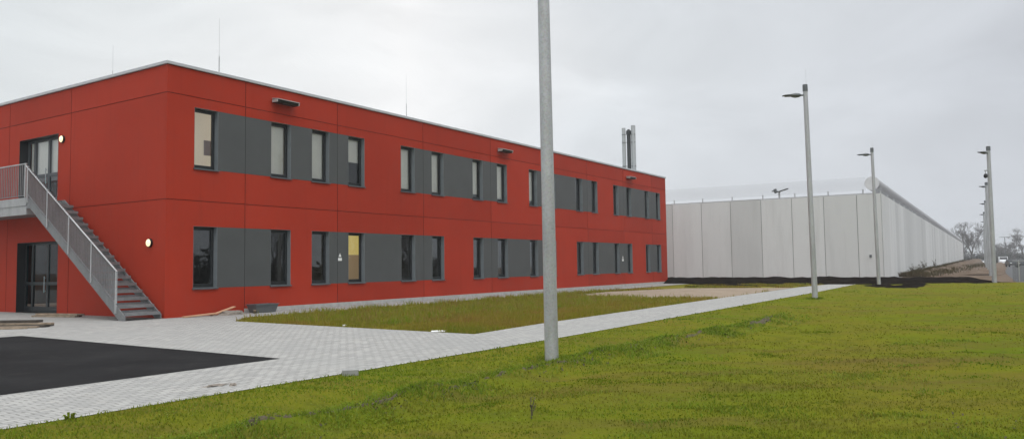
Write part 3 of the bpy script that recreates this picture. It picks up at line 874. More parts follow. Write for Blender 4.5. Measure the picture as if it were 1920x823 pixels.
# wall-mounted things
def on_bld(o): o.parent = None; return o
def bpt(x, y, z): return loc2w(x, y, z)
for k, (s, z, lab) in enumerate(((4.64, 7.60, 'grey box floodlight on red wall above the second upper window, nearest the corner'), (19.35, 7.54, 'grey box floodlight above the middle windows, left of the nearest lamp post'),
                          (35.4, 7.53, 'grey box floodlight at the far end of the facade, below the chimney'))):
    o = tag(empty('floodlight', bpt(s, 0, z), YAWZ), lab, 'floodlight', 'floodlights on the red facade')
    mb = MB(); L = .52
    mb.prism([(-L, -.05, .075), (-L, -.36, .035), (-L, -.36, .060), (-L, -.05, .10)], (2*L, 0, 0)); mb.box(-L, -.34, -.06, -L+.03, -.06, .034); mb.box(L-.03, -.34, -.06, L, -.06, .034)
    mb.build('housing', MAT.setdefault('fl_housing', paint('floodlight_housing', (.42, .42, .41), .5, .1)), o, fix=True)
    mb = MB(); mb.prism([(-L+.032, -.07, -.075), (-L+.032, -.27, -.075), (-L+.032, -.335, .02), (-L+.032, -.335, .036), (-L+.032, -.07, .072)], (2*L-.064, 0, 0)); mb.build('lens', MAT['black'], o, fix=True)
    mb = MB(); mb.box(-.3, -.07, -.04, -.24, -.001, .06); mb.box(.24, -.07, -.04, .3, -.001, .06); mb.build('bracket', MAT['lamp_head'], o)
for (d, z, lab) in ((6.28, 6.29, 'lit round wall lamp beside the upper glass door'), (.81, 2.39, 'lit round wall lamp on the red end wall near the foot of the stair')):
    o = tag(empty('wall_lamp', bpt(0, d, z), YAWZ), lab, 'wall lamp', 'round lamps on the end wall')
    def disc(x0, x1, r0, r1, name, mat, bulge=0):
        mb = MB(); pts = []; rad = []
        n = 6
        for i in range(n+1):
            t = i/n; pts.append((x0+(x1-x0)*t, 0, 0)); rad.append(max(.004, r0+(r1-r0)*t if not bulge else r0*math.sqrt(max(0, 1-t*t))))
        mb.tube(pts, rad, 24); return mb.build(name, mat, o, smooth=True)
    disc(-.001, -.07, .14, .135, 'base_ring', MAT['black'])
    disc(-.071, -.115, .118, 0, 'diffuser', MAT['lamp_glow'], 1)
for (s, z, sc, lab) in ((7.55, 1.94, 1.0, 'small white triangle and plate sign on grey panel left of the lit yellow window'), (34.1, 1.9, 1.25, 'small white triangle and plate sign on grey panel near the far end of the facade')):
    o = tag(empty('warning_sign', bpt(s, -.004, z), YAWZ), lab, 'sign', 'small signs on the grey panels')
    mb = MB(); mb.prism([(-.075*sc, -.001, .005), (.075*sc, -.001, .005), (0, -.001, .15*sc)], (0, -.006, 0)); mb.build('triangle', MAT['white'], o, fix=True)
    mb = MB(); mb.box(-.10*sc, -.007, -.15*sc, .10*sc, -.001, -.035); mb.build('plate', MAT['white'], o)
# lightning rods and chimney on the roof
for (s, y, zt, zm, r, lab) in ((2.65, 1.0, 10.45, 9.08, .017, 'thin lightning rod on the roof near the corner above the first windows'), (12.8, 1.0, 10.48, 9.1, .015, 'thin lightning rod on the roof edge above the middle windows, farther from the corner'),
                          (3.35, 9.0, 11.0, 9.9, .011, 'faint lightning rod on the roof behind the end wall, left of the corner')):
    o = tag(empty('lightning_rod', bpt(s, y, 7.9), YAWZ), lab, 'lightning rod', 'lightning rods on the roof')
    mb = MB(); mb.tube([(0, 0, .0), (0, 0, zm-7.9)], r, 8); mb.build('mast', MAT['galv'], o)
    mb = MB(); mb.tube([(0, 0, zm-7.9), (0, 0, zt-7.9)], [.006, .004], 6); mb.build('needle', MAT['coping'], o)
    mb = MB(); mb.box(-.15, -.15, 0.001, .15, .15, .09); mb.build('base_block', MAT['block'], o)
ch = tag(empty('flue_stack', bpt(38.9, 1.5, 7.9), R_(-8.6)), 'steel twin pipe chimney with a dark flue between on the far roof', 'chimney')
mb = MB(); mb.tube([(-.37, 0, 0), (-.37, 0, 3.83)], .14, 20); mb.build('left_flue', MAT['steel'], ch, smooth=True)
mb = MB(); mb.tube([(.34, 0, 0), (.34, 0, 4.0)], .17, 20); mb.build('right_flue', MAT['steel'], ch, smooth=True)
mb = MB(); mb.tube([(.0, .03, 0), (.0, .03, 3.35), (.0, .03, 3.36), (.0, .03, 3.62), (0, .03, 3.63), (0, .03, 3.72)], [.15, .15, .19, .19, .1, .1], 18); mb.build('dark_flue', MAT['flue_dark'], ch, smooth=True)
for z in (.9, 2.7, 3.3):
    mb = MB(); mb.box(-.52, -.16, z, .51, -.148, z+.035); mb.build('pipe_clamp', MAT['flue_dark'], ch)

# ------------------------------------------------------------------ outdoor stair and landing
st = tag(empty('metal_staircase', C0, YAWZ), 'galvanised steel outdoor staircase with railing climbing the red end wall to a landing', 'staircase')
SL, Z_A = .668, .14
def up_z(d): return Z_A + SL*d
TOP_D = 5.85
for o in (.10, 1.27):
    mb = MB(); x = -o
    prof = [(0, .0), (0, .17), (.02, up_z(.02)), (TOP_D, up_z(TOP_D)), (TOP_D+.2, up_z(TOP_D)), (TOP_D+.2, up_z(TOP_D)-.36), (TOP_D-.05, up_z(TOP_D)-.36), (.30, 0.0)]
    mb.prism([(x, d, z) for d, z in prof], (-.03, 0, 0)); mb.build('stringer', MAT['galv_stair'], st, fix=True, bevel=.004)
NR = 18; RISE = 4.05/NR; GO = (TOP_D+.02)/NR
for k in range(NR-1):
    mb = MB(); z = RISE*(k+1); d = .02 + GO*k
    mb.box(-1.268, d, z-.08, -.132, d+.40, z); mb.box(-1.268, d-.004, z-.085, -.132, d+.02, z+.004); mb.box(-1.266, d+.385, z+.001, -.134, d+.40, z+.075)  # extra depth and added rear lip block sky light so the gaps darken
    mb.build('tread', MAT['tread'], st)
rail = MB(); xr = -1.315
def rz(d): return up_z(d) + 1.06
rail.tube([(xr, .42, rz(.42)), (xr, TOP_D+.25, rz(TOP_D+.1))], .026, 10)
hr = rail.build('handrail', MAT['galv'], st, smooth=True)
for d in (.46, 1.85, 3.22, 4.6, 5.95):
    m = MB(); m.box(xr-.022, d-.03, up_z(d)-.22, xr+.022, d+.03, rz(d)-.02); m.build('post', MAT['galv'], st)
m = MB()
m.prism([(xr-.015, .42, up_z(.42)+.06), (xr-.015, TOP_D+.1, up_z(TOP_D+.1)+.06), (xr-.015, TOP_D+.1, up_z(TOP_D+.1)+.10), (xr-.015, .42, up_z(.42)+.10)], (.03, 0, 0))
d = .58
while d < TOP_D+.05:
    m.box(xr-.022, d-.006, up_z(d)+.08, xr+.022, d+.006, rz(d)-.02); d += .095
m.build('baluster_infill', MAT['infill'], st, fix=False)
# landing
LZ = 4.05; L0, L1 = TOP_D+.21, 13.5
m = MB(); m.box(-1.27, L0, LZ-.05, -.03, L1, LZ); m.box(-1.25, L0+.03, LZ-.5, -.05, L1, LZ-.06); m.build('landing_floor', MAT['tread'], st)
m = MB(); m.box(-1.315, L0, LZ-.25, -1.272, L1, LZ+.03); m.box(-1.295, L0, LZ-.56, -1.253, L1, LZ-.255); m.box(-1.27, L0-.004, LZ-.55, -.05, L0+.026, LZ-.06); m.build('landing_beam', MAT['beam'] if 'beam' in MAT else MAT.setdefault('beam', galv('landing_beam_steel', (.34, .36, .355), .25, .55)), st)
m = MB(); m.box(xr-.02, L0, LZ+1.18, xr+.02, L1, LZ+1.22); m.build('landing_handrail', MAT['galv'], st)
for d in (L0+.05, 9.0, 12.0):
    m = MB(); m.box(xr-.025, d-.03, LZ+.031, xr+.025, d+.03, LZ+1.18); m.build('post', MAT['galv'], st)
m = MB(); m.box(xr-.015, L0+.08, LZ+.08, xr+.015, L1, LZ+.11)
d = L0+.16
while d < L1:
    m.box(xr-.006, d-.022, LZ+.11, xr+.006, d+.022, LZ+1.18); d += .125
m.build('landing_infill', MAT['galv_stair'], st)
m = MB(); m.box(-1.26, 12.6, 0, -1.12, 12.74, LZ-.56); m.build('support_post', MAT['galv_stair'], st)

# ------------------------------------------------------------------ lamp posts
def lamp_post(name='lamp_post'):
    o = empty(name)
    mb = MB(); mb.tube([(0, 0, -.1), (0, 0, .02), (0, 0, 4), (0, 0, 8.42)], [.113, .111, .103, .090], 14); mb.build('pole', MAT['galv'], o, smooth=True)
    mb = MB(); mb.tube([(0, 0, 8.42), (0, 0, 8.52), (0, 0, 8.53), (0, 0, 8.70)], [.102, .102, .102, .098], 14); mb.build('pole_cap', MAT['lamp_head'], o, smooth=True)
    mb = MB(); mb.tube([(.05, 0, 8.7), (.05, 0, 9.35)], [.005, .003], 6); mb.build('spike', MAT['coping'], o)
    # flat lantern on a short arm, pointing along local -X
    mb = MB(); mb.tube([(-.05, 0, 8.27), (-.20, 0, 8.28)], [.035, .04], 8); ar = mb.build('lamp_arm', MAT['lamp_head'], o, smooth=True)
    mb = MB(); secs = [(-.18, .05, .05, 8.28), (-.26, .10, .085, 8.28), (-.38, .15, .10, 8.28), (-.48, .165, .085, 8.285), (-.56, .17, .05, 8.295), (-.66, .17, .036, 8.302), (-.80, .155, .028, 8.302), (-.90, .10, .018, 8.292)]
    base = 0; n = 12
    for x, hw, hh, z in secs:
        for j in range(n):
            a = 2*math.pi*j/n; mb.v.append((x, hw*math.cos(a), z+hh*math.sin(a)))
    for i in range(len(secs)-1):
        for j in range(n): mb.f.append((i*n+j, i*n+(j+1) % n, (i+1)*n+(j+1) % n, (i+1)*n+j)); mb.m.append(0)
    mb.f.append(tuple(range(n))); mb.m.append(0); e = (len(secs)-1)*n; mb.f.append(tuple(range(e+n-1, e-1, -1))); mb.m.append(0)
    hd = mb.build('lamp_head', MAT['lamp_head'], o, smooth=True, fix=True)
    mb = MB(); mb.box(-.80, -.11, 8.257, -.55, .11, 8.268); mb.build('lamp_glass', MAT['sill'], hd)
    mb = MB(); mb.box(-.14, -.115, -.1, .14, .115, .03); 
    return o
lp = lamp_post()
ROW = [((.61, 12.64), 'tall galvanised lamp post standing on grass before the red facade, its top out of view', .35, 0),
       ((12.13, 31.31), 'galvanised lamp post at the path edge in front of the pale concrete wall', .55, 0),
       ((23.18, 49.31), 'galvanised lamp post in the black soil at the corner of the pale concrete wall', .55, 0)]
for k, ((x, y), lab, lean, _) in enumerate(ROW):
    o = lp if k == 0 else copy_tree(lp)
    o.location = (x, y, 0); o.rotation_euler = (0, R_(-lean), R_(-12))
    tag(o, lab, 'lamp post', 'galvanised lamp posts along the paved path')
RIGHT = [(30.56, 49.4), (44.62, 72.64), (58.3, 95.3), (71.9, 118.0), (85.9, 141.0), (99.8, 164.0), (113.6, 187), (127.6, 210)]
labs = ['galvanised mast with lamp and dome camera, nearest and tallest of the right hand row', 'lamp post directly behind the camera mast, second in the right hand row', 'third lamp post of the right hand row, its lamp just above the fourth',
        'fourth lamp post of the right hand row beside the dirt strip', 'distant fifth lamp post of the right hand row', 'distant sixth lamp post of the right hand row', 'distant seventh lamp post of the right hand row', 'farthest and smallest lamp post of the right hand row']
for k, (x, y) in enumerate(RIGHT):
    o = copy_tree(lp); o.location = (x, y, 0); o.rotation_euler = (0, R_(.3 if k == 0 else 0), R_(20))
    for c in o.children:
        if c.name.split('.')[0] in ('pole', 'pole_cap'): c.scale = (1.28, 1.28, 1)
    tag(o, labs[k], 'lamp post', 'lamp posts along the right hand row')
    if k == 0:
        mb = MB(); mb.tube([(-.07, 0, 7.17), (-.42, 0, 7.13)], .035, 8); mb.tube([(-.34, 0, 7.13), (-.34, 0, 6.90)], .025, 8); mb.build('camera_bracket', MAT['galv'], o, smooth=True)
        mb = MB(); mb.tube([(-.34, 0, 6.92), (-.34, 0, 6.80), (-.34, 0, 6.70), (-.34, 0, 6.64)], [.08, .125, .105, .03], 12); mb.build('dome_camera', MAT['black'], o, smooth=True)

# ------------------------------------------------------------------ prison-like perimeter wall
K = Vector((27.80, 58.19, 0)); WL = Vector((13.47, 66.85, 0)); WE = Vector((138.94, 239.5, 0)); WH = 6.55
dw = (WL-K).normalized(); dv = (WE-K).normalized()
wall = tag(empty('perimeter_wall', K, 0), 'high pale concrete panel wall topped with a smooth steel tube', 'wall')
def panel_row(d, inward, cuts, name):
    mb = MB(); back = MB()
    for a, b in zip(cuts, cuts[1:]):
        p = d*(a+.018); q = d*(b-.018)
        zt = WH + rnd.uniform(-.015, .015)
        mb.prism([p, q, q+Vector((0, 0, zt)), p+Vector((0, 0, zt))], inward*.18)
    p, q = d*cuts[0]+inward*.03, d*cuts[-1]+inward*.03
    back.prism([p, q, q+Vector((0, 0, WH-.05)), p+Vector((0, 0, WH-.05))], inward*.1)
    mb.build(name, MAT['concrete'], wall, fix=True)
    back.build('joint_backing', MAT['concrete_gap'], wall, fix=True)
inL = Vector((-dw.y, dw.x, 0)); inL = inL if inL.y > 0 else -inL
inR = Vector((-dv.y, dv.x, 0)); inR = inR if inR.x < 0 else -inR
cutsL = [.02, 1.72, 4.10, 6.49, 8.88, 11.36, 13.81, 16.35] + [16.35+2.5*k for k in range(1, 14)]
panel_row(dw, inL, cutsL, 'front_panel')
tot = (WE-K).length
cutsR = [.02]
while cutsR[-1] < tot: cutsR.append(cutsR[-1]+2.5)
panel_row(dv, inR, cutsR, 'side_panel')
tz, tr_ = 7.36, .52
cc = dw*.62 + dv*.18
mb = MB(); a = cc + Vector((0, 0, tz)); mb.tube([a, a+dv*tot], tr_, 28, caps=False); mb.build('anti_climb_tube', MAT['tube'], wall, smooth=True)
mb = MB(); mb.tube([a-dv*.03, a-dv*.004], tr_*.99, 28); mb.build('tube_end_cap', MAT['tube_end'], wall)
b0 = dw*1.1 + inL*.5 + Vector((0, 0, tz+.03))
mb = MB(); mb.tube([b0, b0+dw*46], tr_, 28, caps=False); mb.build('anti_climb_tube', MAT['net'], wall, smooth=True)
mb = MB(); x = 1.3
while x < 45:
    p = dw*x + inL*.25; mb.box(-.04, -.04, WH-.1, .04, .04, tz-tr_+.12, xf=Matrix.Translation(p+inL*.2)); x += 2.5
x = 2.5
while x < tot:
    p = dv*x + dw*.3; mb.box(-.04, -.04, WH-.1, .04, .04, tz-tr_+.12, xf=Matrix.Translation(p)); x += 5
mb.build('tube_bracket', MAT['coping'], wall)
mb = MB()
for (d_, inn, n) in ((dw, inL, 46),): mb.prism([d_*.4+Vector((0, 0, WH+.02)), d_*n+Vector((0, 0, WH+.02)), d_*n+Vector((0, 0, WH+.07)), d_*.4+Vector((0, 0, WH+.07))], inn*.22)
mb.build('wall_cap', MAT['coping'], wall, fix=True)
mb = MB(); mb.box(-.07, -.07, 1.75, .07, .07, 1.95, xf=Matrix.Translation(dw*.9)); mb.build('junction_box', MAT['lamp_head'], wall)
# twin floodlight on the wall, like spread wings
tw = tag(empty('twin_floodlight', K + dw*7.42 + inL*.1 + Vector((0, 0, WH+.07)), math.atan2(-dw.y, -dw.x)), 'dark twin floodlight with spread wings on top of the pale wall', 'floodlight')
mb = MB(); mb.tube([(0, 0, 0), (0, 0, .55)], .07, 8); mb.build('stand', MAT['galv'], tw)
for s, an, l in ((-1, 8, .55), (1, 16, .75)):
    mb = MB(); mb.box(0.02, -.14, -.05, l, .10, .03, xf=Matrix.Translation((0, -.08, .52)) @ Matrix.Rotation(0 if s > 0 else math.pi, 4, 'Z') @ Matrix.Rotation(R_(-an), 4, 'Y')); mb.build('lamp_head', MAT['lamp_head'], tw, bevel=.01)
mb = MB(); mb.box(-.2, -.3, .45, .02, -.05, .78, xf=Matrix.Rotation(R_(-15), 4, 'Y')); mb.build('camera_head', MAT['lamp_head'], tw, bevel=.01)
# mast with a lamp bank inside the wall
o = tag(empty('lamp_mast', K + dv*36 + inR*3.0, 0), 'pale lamp mast with a flat lamp bank rising just behind the long wall', 'lamp mast')
mb = MB(); mb.tube([(0, 0, -.1), (0, 0, 8.6)], .15, 10); mb.build('pole', MAT['steel'], o)
mb = MB(); mb.box(-.75, -.3, 8.55, .75, .3, 8.72); mb.box(-.75, -.3, 9.1, .75, .3, 9.18); mb.box(-.7, -.05, 8.72, -.64, .05, 9.1); mb.box(.64, -.05, 8.72, .7, .05, 9.1); mb.build('lamp_bank', MAT['steel'], o)
# dirt and weeds along the side wall
outR = -inR
bl = [tuple((K + dv*t + outR*(1.3+t*.012))[:2]) for t in (11, 30, 60, 100, 150, 205)]
bank('dirt_mound', bl, lambda u: 2.2+4*u, lambda u: .35+1.1*u, MAT['dirt'], .6, 7, 9, .8)
bank('rubble_bank', [tuple((K + dv*t + outR*(5.5+t*.02))[:2]) for t in (25, 60, 110, 190)], 3.5, lambda u: .15+.35*u, MAT['dirt'], .9, 9, 9, .8)
sheet('dirt_track', [tuple((K+outR*.3+dv*3)[:2]), tuple((K+outR*9+dv*(-3))[:2]), tuple((K+outR*20+dv*205)[:2]), tuple((K+outR*.3+dv*206)[:2])], -.06, MAT['dirt'])
tt = rg.uniform(.7, 4, 26000)**2*14; oo = np.abs(rg.normal(size=26000))*(.9+tt*.012) + .25
q = np.stack([K.x+dv.x*tt+outR.x*oo, K.y+dv.y*tt+outR.y*oo], 1)
dn = np.array([nz(a, b, .25, 5) for a, b in q]); k_ = (tt > 8) & (tt < 205) & (rg.uniform(-.4, .3, len(q)) < dn); q, tt, oo = q[k_], tt[k_], oo[k_]
blades('mound_weeds', q, .1+.0045*tt*np.exp(-oo/3), rg.uniform(.1, .45, len(q))*(1+tt*.004), .035+tt*.0006, MAT['mound_weed'], 41, .5)
def weed(name, loc, h, n, spread, seed):
    rr = random.Random(seed); o = empty(name, loc)
    mb = MB()
    for i in range(n):
        an = rr.uniform(0, 6.28); l = rr.uniform(.2, 1)*spread; hh = h*rr.uniform(.5, 1)
        p = [(0, 0, -.05), (l*.3*math.cos(an), l*.3*math.sin(an), hh*.5), (l*math.cos(an), l*math.sin(an), hh)]
        mb.tube(p, [.012*min(1, h+.1), .009*min(1, h+.1), .004], 4)
        for k in range(7):
            t = rr.uniform(.35, 1); c = Vector(p[1]).lerp(Vector(p[2]), (t-.3)/.7); a2 = rr.uniform(0, 6.28); s = rr.uniform(.05, .12)*min(1, h)
            mb.poly([c, c+Vector((math.cos(a2)*s, math.sin(a2)*s, s*.5)), c+Vector((math.cos(a2+.6)*s*.7, math.sin(a2+.6)*s*.7, s*.9))])
    mb.build('stalks', MAT['dry_weed'], o); return o
for k, (t, h, lab) in enumerate(((10, .75, 'single tall dry weed stalk standing against the side wall, nearest its corner'), (14.5, 1.0, 'bushy dry weed against the side wall, second from the corner'),
                                 (20, .9, 'low dry weed at the start of the dirt mound'), (25, 1.0, 'dry weed clump on the dirt mound by the side wall'), (29, 1.2, 'dry weed clump farther along the dirt mound'), (48, 1.3, 'distant reddish weed clump on the dirt mound'))):
    w = K + dv*t + outR*.8
    tag(weed('dry_weed', (w.x, w.y, .05 + .006*t), h, 3 if k == 0 else 12, .08 if k == 0 else .4, k+30), lab, 'weed', 'dry weeds by the side wall')

# ------------------------------------------------------------------ small things on the ground
def plank(loc, rz, l, w, t, mat, label, tilt=0.0, roll=0.0, group=None, name='plank'):
    mb = MB(); n = 6
    mb.box(-l/2, -w/2, 0, l/2, w/2, t)
    o = mb.build(name, mat, bevel=.004); o.location = loc; o.rotation_euler = (roll, tilt, rz)
    return tag(o, label, 'plank' if name == 'plank' else name.replace('_', ' '), group)
a0 = math.atan2(-.42, .9)
# dark pile at the left edge of the picture
g = 'dark planks at the left edge'
plank((-14.35, 21.05, .0), .02, 3.0, .16, .05, MAT['wood'], 'pale lowest plank of the dark pile, lying on the paving nearest the asphalt', group=g)
plank((-14.2, 21.40, .0), -.04, 2.9, .22, .06, MAT['wood_dark'], 'dark plank on the paving at the bottom of the pile', group=g)
plank((-14.3, 21.75, .0), .05, 2.8, .22, .06, MAT['wood_dark'], 'dark plank at the rear of the pile beside the paving', group=g)
plank((-14.25, 21.45, .062), .03, 3.1, .20, .05, MAT['wood'], 'brown weathered plank in the middle of the dark pile', group=g)
plank((-14.55, 21.62, .114), -.02, 2.9, .28, .07, MAT['wood_dark'], 'wet dark topmost plank of the pile', group=g)
plank((-13.55, 20.72, .0), .12, 1.2, .10, .035, MAT['wood'], 'short pale batten lying in front of the dark pile', group=g)
# planks by the lower door
g = 'planks under the stair'
e = loc2w(-1.0, 4.6)
for k, (dx, dy, z, l, w, m, rz, lab) in enumerate(((0, 0, 0, 1.9, .18, 'wood', .0, 'lower front board of the pile before the ground floor door'), (-.05, .25, 0, 1.8, .2, 'wood_dark', .06, 'dark lower rear board of the pile before the ground floor door'),
                                         (.1, .1, .055, 1.9, .3, 'wood', -.03, 'wide pale top board of the pile before the ground floor door'))):
    plank((e.x+dx, e.y+dy, z), math.atan2(dL.y, dL.x)+math.pi+rz+.25, l, w, .05, MAT[m], lab, group=g)
# boards, rubble and tub at the corner
b = loc2w(1.0, -.35); plank((b.x, b.y, .03), YAWZ-.1, 1.1, .16, .04, MAT['wood_new'], 'orange brown board lying flat against the red wall by the corner', tilt=R_(-3), group='boards by the corner')
b = loc2w(1.9, -.33); plank((b.x, b.y, .12), YAWZ+.1, 1.0, .14, .035, MAT['wood_new'], 'orange brown board propped up on the rubble heap by the wall', tilt=R_(-13), group='boards by the corner')
def lump(name, loc, rx, ry, rz_, mat, label, cat, seed, rough=.35, sub=3):
    bm = bmesh.new(); bmesh.ops.create_icosphere(bm, subdivisions=sub, radius=1)
    for v in bm.verts:
        n = 1 + rough*noise.noise(v.co*1.7+Vector((seed, 0, 0))) + rough*.4*noise.noise(v.co*5+Vector((seed, 3, 0)))
        v.co = Vector((v.co.x*rx*n, v.co.y*ry*n, max(-.02, v.co.z*rz_*n)))
    me = bpy.data.meshes.new(name); bm.to_mesh(me); bm.free(); me.materials.append(mat)
    o = bpy.data.objects.new(name, me); COL.objects.link(o); o.location = loc; o.rotation_euler = (0, 0, YAWZ)
    return tag(o, label, cat)
b = loc2w(2.15, -.45); lump('rubble_heap', b, .5, .26, .15, MAT['clod'], 'small grey brown rubble heap against the red wall', 'rubble', 2)
b = loc2w(3.45, -.42)
tub = tag(empty('mortar_tub', b, YAWZ), 'black mortar tub standing by the red wall near the corner', 'tub')
mb = MB(); pr = [(.42, .22), (.36, .18)]
o_, i_ = [(-.48, -.25), (.48, -.25), (.48, .25), (-.48, .25)], [(-.40, -.19), (.40, -.19), (.40, .19), (-.40, .19)]
for k in range(4):
    a, c = o_[k], o_[(k+1) % 4]; a2, c2 = i_[k], i_[(k+1) % 4]
    mb.quad((*a2, .004), (*c2, .004), (*c, .28), (*a, .28)); mb.quad((a[0]*.95, a[1]*.93, .28), (c[0]*.95, c[1]*.93, .28), (c2[0]*.93, c2[1]*.9, .05), (a2[0]*.93, a2[1]*.9, .05))
mb.quad(*[(x*.93, y*.9, .05) for x, y in i_]); mb.quad(*[(x, y, .004) for x, y in i_[::-1]])
mb.build('tub_body', MAT['lamp_head'], tub, fix=False)
mb = MB(); mb.box(-.50, -.275, .27, .50, -.235, .30); mb.box(-.50, .235, .27, .50, .275, .30); mb.box(-.50, -.235, .27, -.455, .235, .30); mb.box(.455, -.235, .27, .50, .235, .30); mb.build('rim', MAT['lamp_head'], tub)
b = loc2w(2.95, -.62); plank((b.x, b.y, .02), YAWZ+.9, .5, .09, .03, MAT['wood'], 'short pale batten leaning at the left end of the black tub', tilt=R_(20))
# white litter on the verge, concrete block and mud on the paving
mb = MB(); mb.prism([(-.17, -.05, 0), (.15, -.06, 0), (.18, .03, .01), (.02, .05, .02), (-.18, .04, .01)], (0, 0, .02)); o = mb.build('foam_scrap', MAT['white'], fix=True, bevel=.008); o.location = (-1.72, 17.96, .0); o.rotation_euler = (0, 0, .15); tag(o, 'white foam scrap at the tip of the grass verge beside the paving', 'litter')
mb = MB(); mb.prism([(-.05, -.03, 0), (.05, -.035, 0), (.06, .03, 0), (-.03, .04, 0)], (0, 0, .045)); o = mb.build('paper_scrap', MAT['white'], fix=True, bevel=.006); o.location = (-4.33, 20.02, 0); tag(o, 'tiny white scrap on the grass verge left of the larger foam piece', 'litter')
mb = MB(); mb.box(-.11, -.05, 0, .11, .05, .085); o = mb.build('concrete_block', MAT['block'], bevel=.006); o.location = (-2.27, 10.85, .001); o.rotation_euler = (0, 0, .25); tag(o, 'grey concrete block lying where the paving meets the grass', 'block')
lump('mud_clod', (-3.62, 10.08, 0), .045, .04, .035, MAT['clod'], 'round dry mud clod on the paving, right of the flat smear', 'mud', 5, .5, 2)
lump('mud_smear', (-3.85, 10.1, 0), .16, .07, .018, MAT['clod'], 'flat smear of dry mud on the paving left of the round clod', 'mud', 8, .8, 3)
# leafy tufts in the lawn
def tuft(name, loc, n, h, sp, mat, seed, label):
    rr = random.Random(seed); mb = MB()
    for i in range(n):
        an = rr.uniform(0, 6.28); r0 = rr.uniform(0, sp*.4); c = Vector((math.cos(an)*r0, math.sin(an)*r0, 0)); d = Vector((math.cos(an), math.sin(an), 0)); pn = Vector((-d.y, d.x, 0)); w = rr.uniform(.008, .018); l = rr.uniform(.4, 1)*sp; hh = h*rr.uniform(.5, 1)
        m1 = c + d*l*.5 + Vector((0, 0, hh)); e_ = c + d*l + Vector((0, 0, hh*.75))
        mb.quad(c-pn*w*.5-Vector((0, 0, .02)), c+pn*w*.5-Vector((0, 0, .02)), m1+pn*w, m1-pn*w); mb.poly([m1-pn*w, m1+pn*w, e_])
    o = mb.build(name, mat); o.location = loc; return tag(o, label, 'weed')
tuft('grass_tuft', (-4.42, 7.80, .0), 14, .10, .06, MAT['edge_blades'], 3, 'taller grass tuft on the paving edge in the lower left')
w_ = weed('dock_weed', (.16, 7.62, 0), .22, 5, .05, 77); tag(w_, 'small reddish weed stalk standing alone in the front lawn', 'weed')

# ------------------------------------------------------------------ the far right: fence, parked cars, trees
fx = tag(empty('chain_link_fence', (31.8, 49.5, 0), 0), 'grey chain link fence with steel posts at the right edge beyond the lawn', 'fence')
fd = Vector((.93, -.05, 0)).normalized()
def wire():
    t = NT('fence_mesh')
    mp = t.n('ShaderNodeMapping'); mp.inputs['Rotation'].default_value = (0, R_(45), 0); t.link(t.tc.outputs['Object'], mp.inputs['Vector'])
    w1 = t.n('ShaderNodeTexWave', bands_direction='X'); w2 = t.n('ShaderNodeTexWave', bands_direction='Z')
    for w in (w1, w2): w.inputs['Scale'].default_value = 5.5; t.link(mp.outputs[0], w.inputs['Vector'])
    f = t.math('MAXIMUM', w1.outputs['Fac'], w2.outputs['Fac']); f = t.math('GREATER_THAN', f, .86)
    d = t.n('ShaderNodeBsdfDiffuse'); d.inputs['Color'].default_value = (.12, .125, .13, 1)
    tr = t.n('ShaderNodeBsdfTransparent'); m = t.n('ShaderNodeMixShader')
    t.link(f, m.inputs[0]); t.link(tr.outputs[0], m.inputs[1]); t.link(d.outputs[0], m.inputs[2]); t.link(m.outputs[0], t.out.inputs['Surface']); return t.mat
mb = MB(); mb.quad((0, 0, .03), fd*14+Vector((0, 0, .03)), fd*14+Vector((0, 0, 1.35)), (0, 0, 1.35)); mb.build('wire_mesh', wire(), fx)
for k in range(6):
    mb = MB(); p = fd*(k*2.5+.4); mb.tube([p, p+Vector((0, 0, 1.4))], .03, 8); mb.build('post', MAT['galv'], fx)
mb = MB(); mb.tube([Vector((0, 0, 1.36)), fd*14+Vector((0, 0, 1.36))], .018, 6); mb.build('top_rail', MAT['galv'], fx)
sheet('car_park', [(33, 51), (64, 50), (160, 125), (120, 190), (52, 82)], -.05, MAT['road'] if 'road' in MAT else MAT.setdefault('road', paint('grey_road', (.075, .076, .078), .9, var=.2, scale=.6)))

def car(loc, rz, paint_m, label, van=False, group='vehicles parked beyond the fence'):
    o = tag(empty('parked_van' if van else 'parked_car', loc, rz), label, 'van' if van else 'car', group)
    if van: prof = [(-2.5, .35), (-2.5, 1.0), (-2.45, 2.05), (-2.2, 2.15), (.9, 2.15), (1.55, 1.35), (2.35, 1.1), (2.5, .9), (2.5, .35)]
    else: prof = [(-2.1, .32), (-2.15, .8), (-2.0, .98), (-1.55, 1.02), (-1.0, 1.42), (.25, 1.45), (1.0, 1.0), (1.95, .86), (2.15, .7), (2.15, .32)]
    W = .95 if van else .86
    mb = MB(); mb.prism([(x, -W, z) for x, z in prof], (0, 2*W, 0)); mb.build('body', paint_m, o, fix=True, bevel=.06)
    mb = MB()
    if van: ws = [(.98, 2.05), (1.52, 1.42)]
    else: ws = [(.30, 1.40), (.94, 1.04)]
    (xa, za), (xb, zb) = ws
    mb.quad((xa+.04, -W*.86, za+.02), (xb+.04, -W*.9, zb+.02), (xb+.04, W*.9, zb+.02), (xa+.04, W*.86, za+.02))
    for s in (-1, 1):
        y = s*(W+.004)
        if van: mb.quad((.25, y, 1.35), (1.3, y, 1.35), (.85, y, 1.95), (.25, y, 1.95))
        else: mb.quad((-1.3, y, 1.02), (.75, y, 1.02), (.2, y, 1.36), (-.95, y, 1.36))
    mb.build('windows', MAT['black'], o)
    for x in (-1.4, 1.45):
        for s in (-1, 1):
            m = MB(); m.tube([(x, s*(W-.16), .33), (x, s*(W+.03), .33)], .33, 18); m.build('wheel', MAT['tyre'], o)
    for s in (-1, 1):
        m = MB(); x = prof[-2][0]; m.box(x-.02, s*W*.75-.16, .66 if not van else .85, x+.03, s*W*.75+.16, .80 if not van else 1.0); m.build('headlight', MAT['white'], o, bevel=.01)
    return o
def at(x, Y): 
    d = fw + rt*((x-960)/1454.58); return (d.x*Y/d.y, Y, -.02)
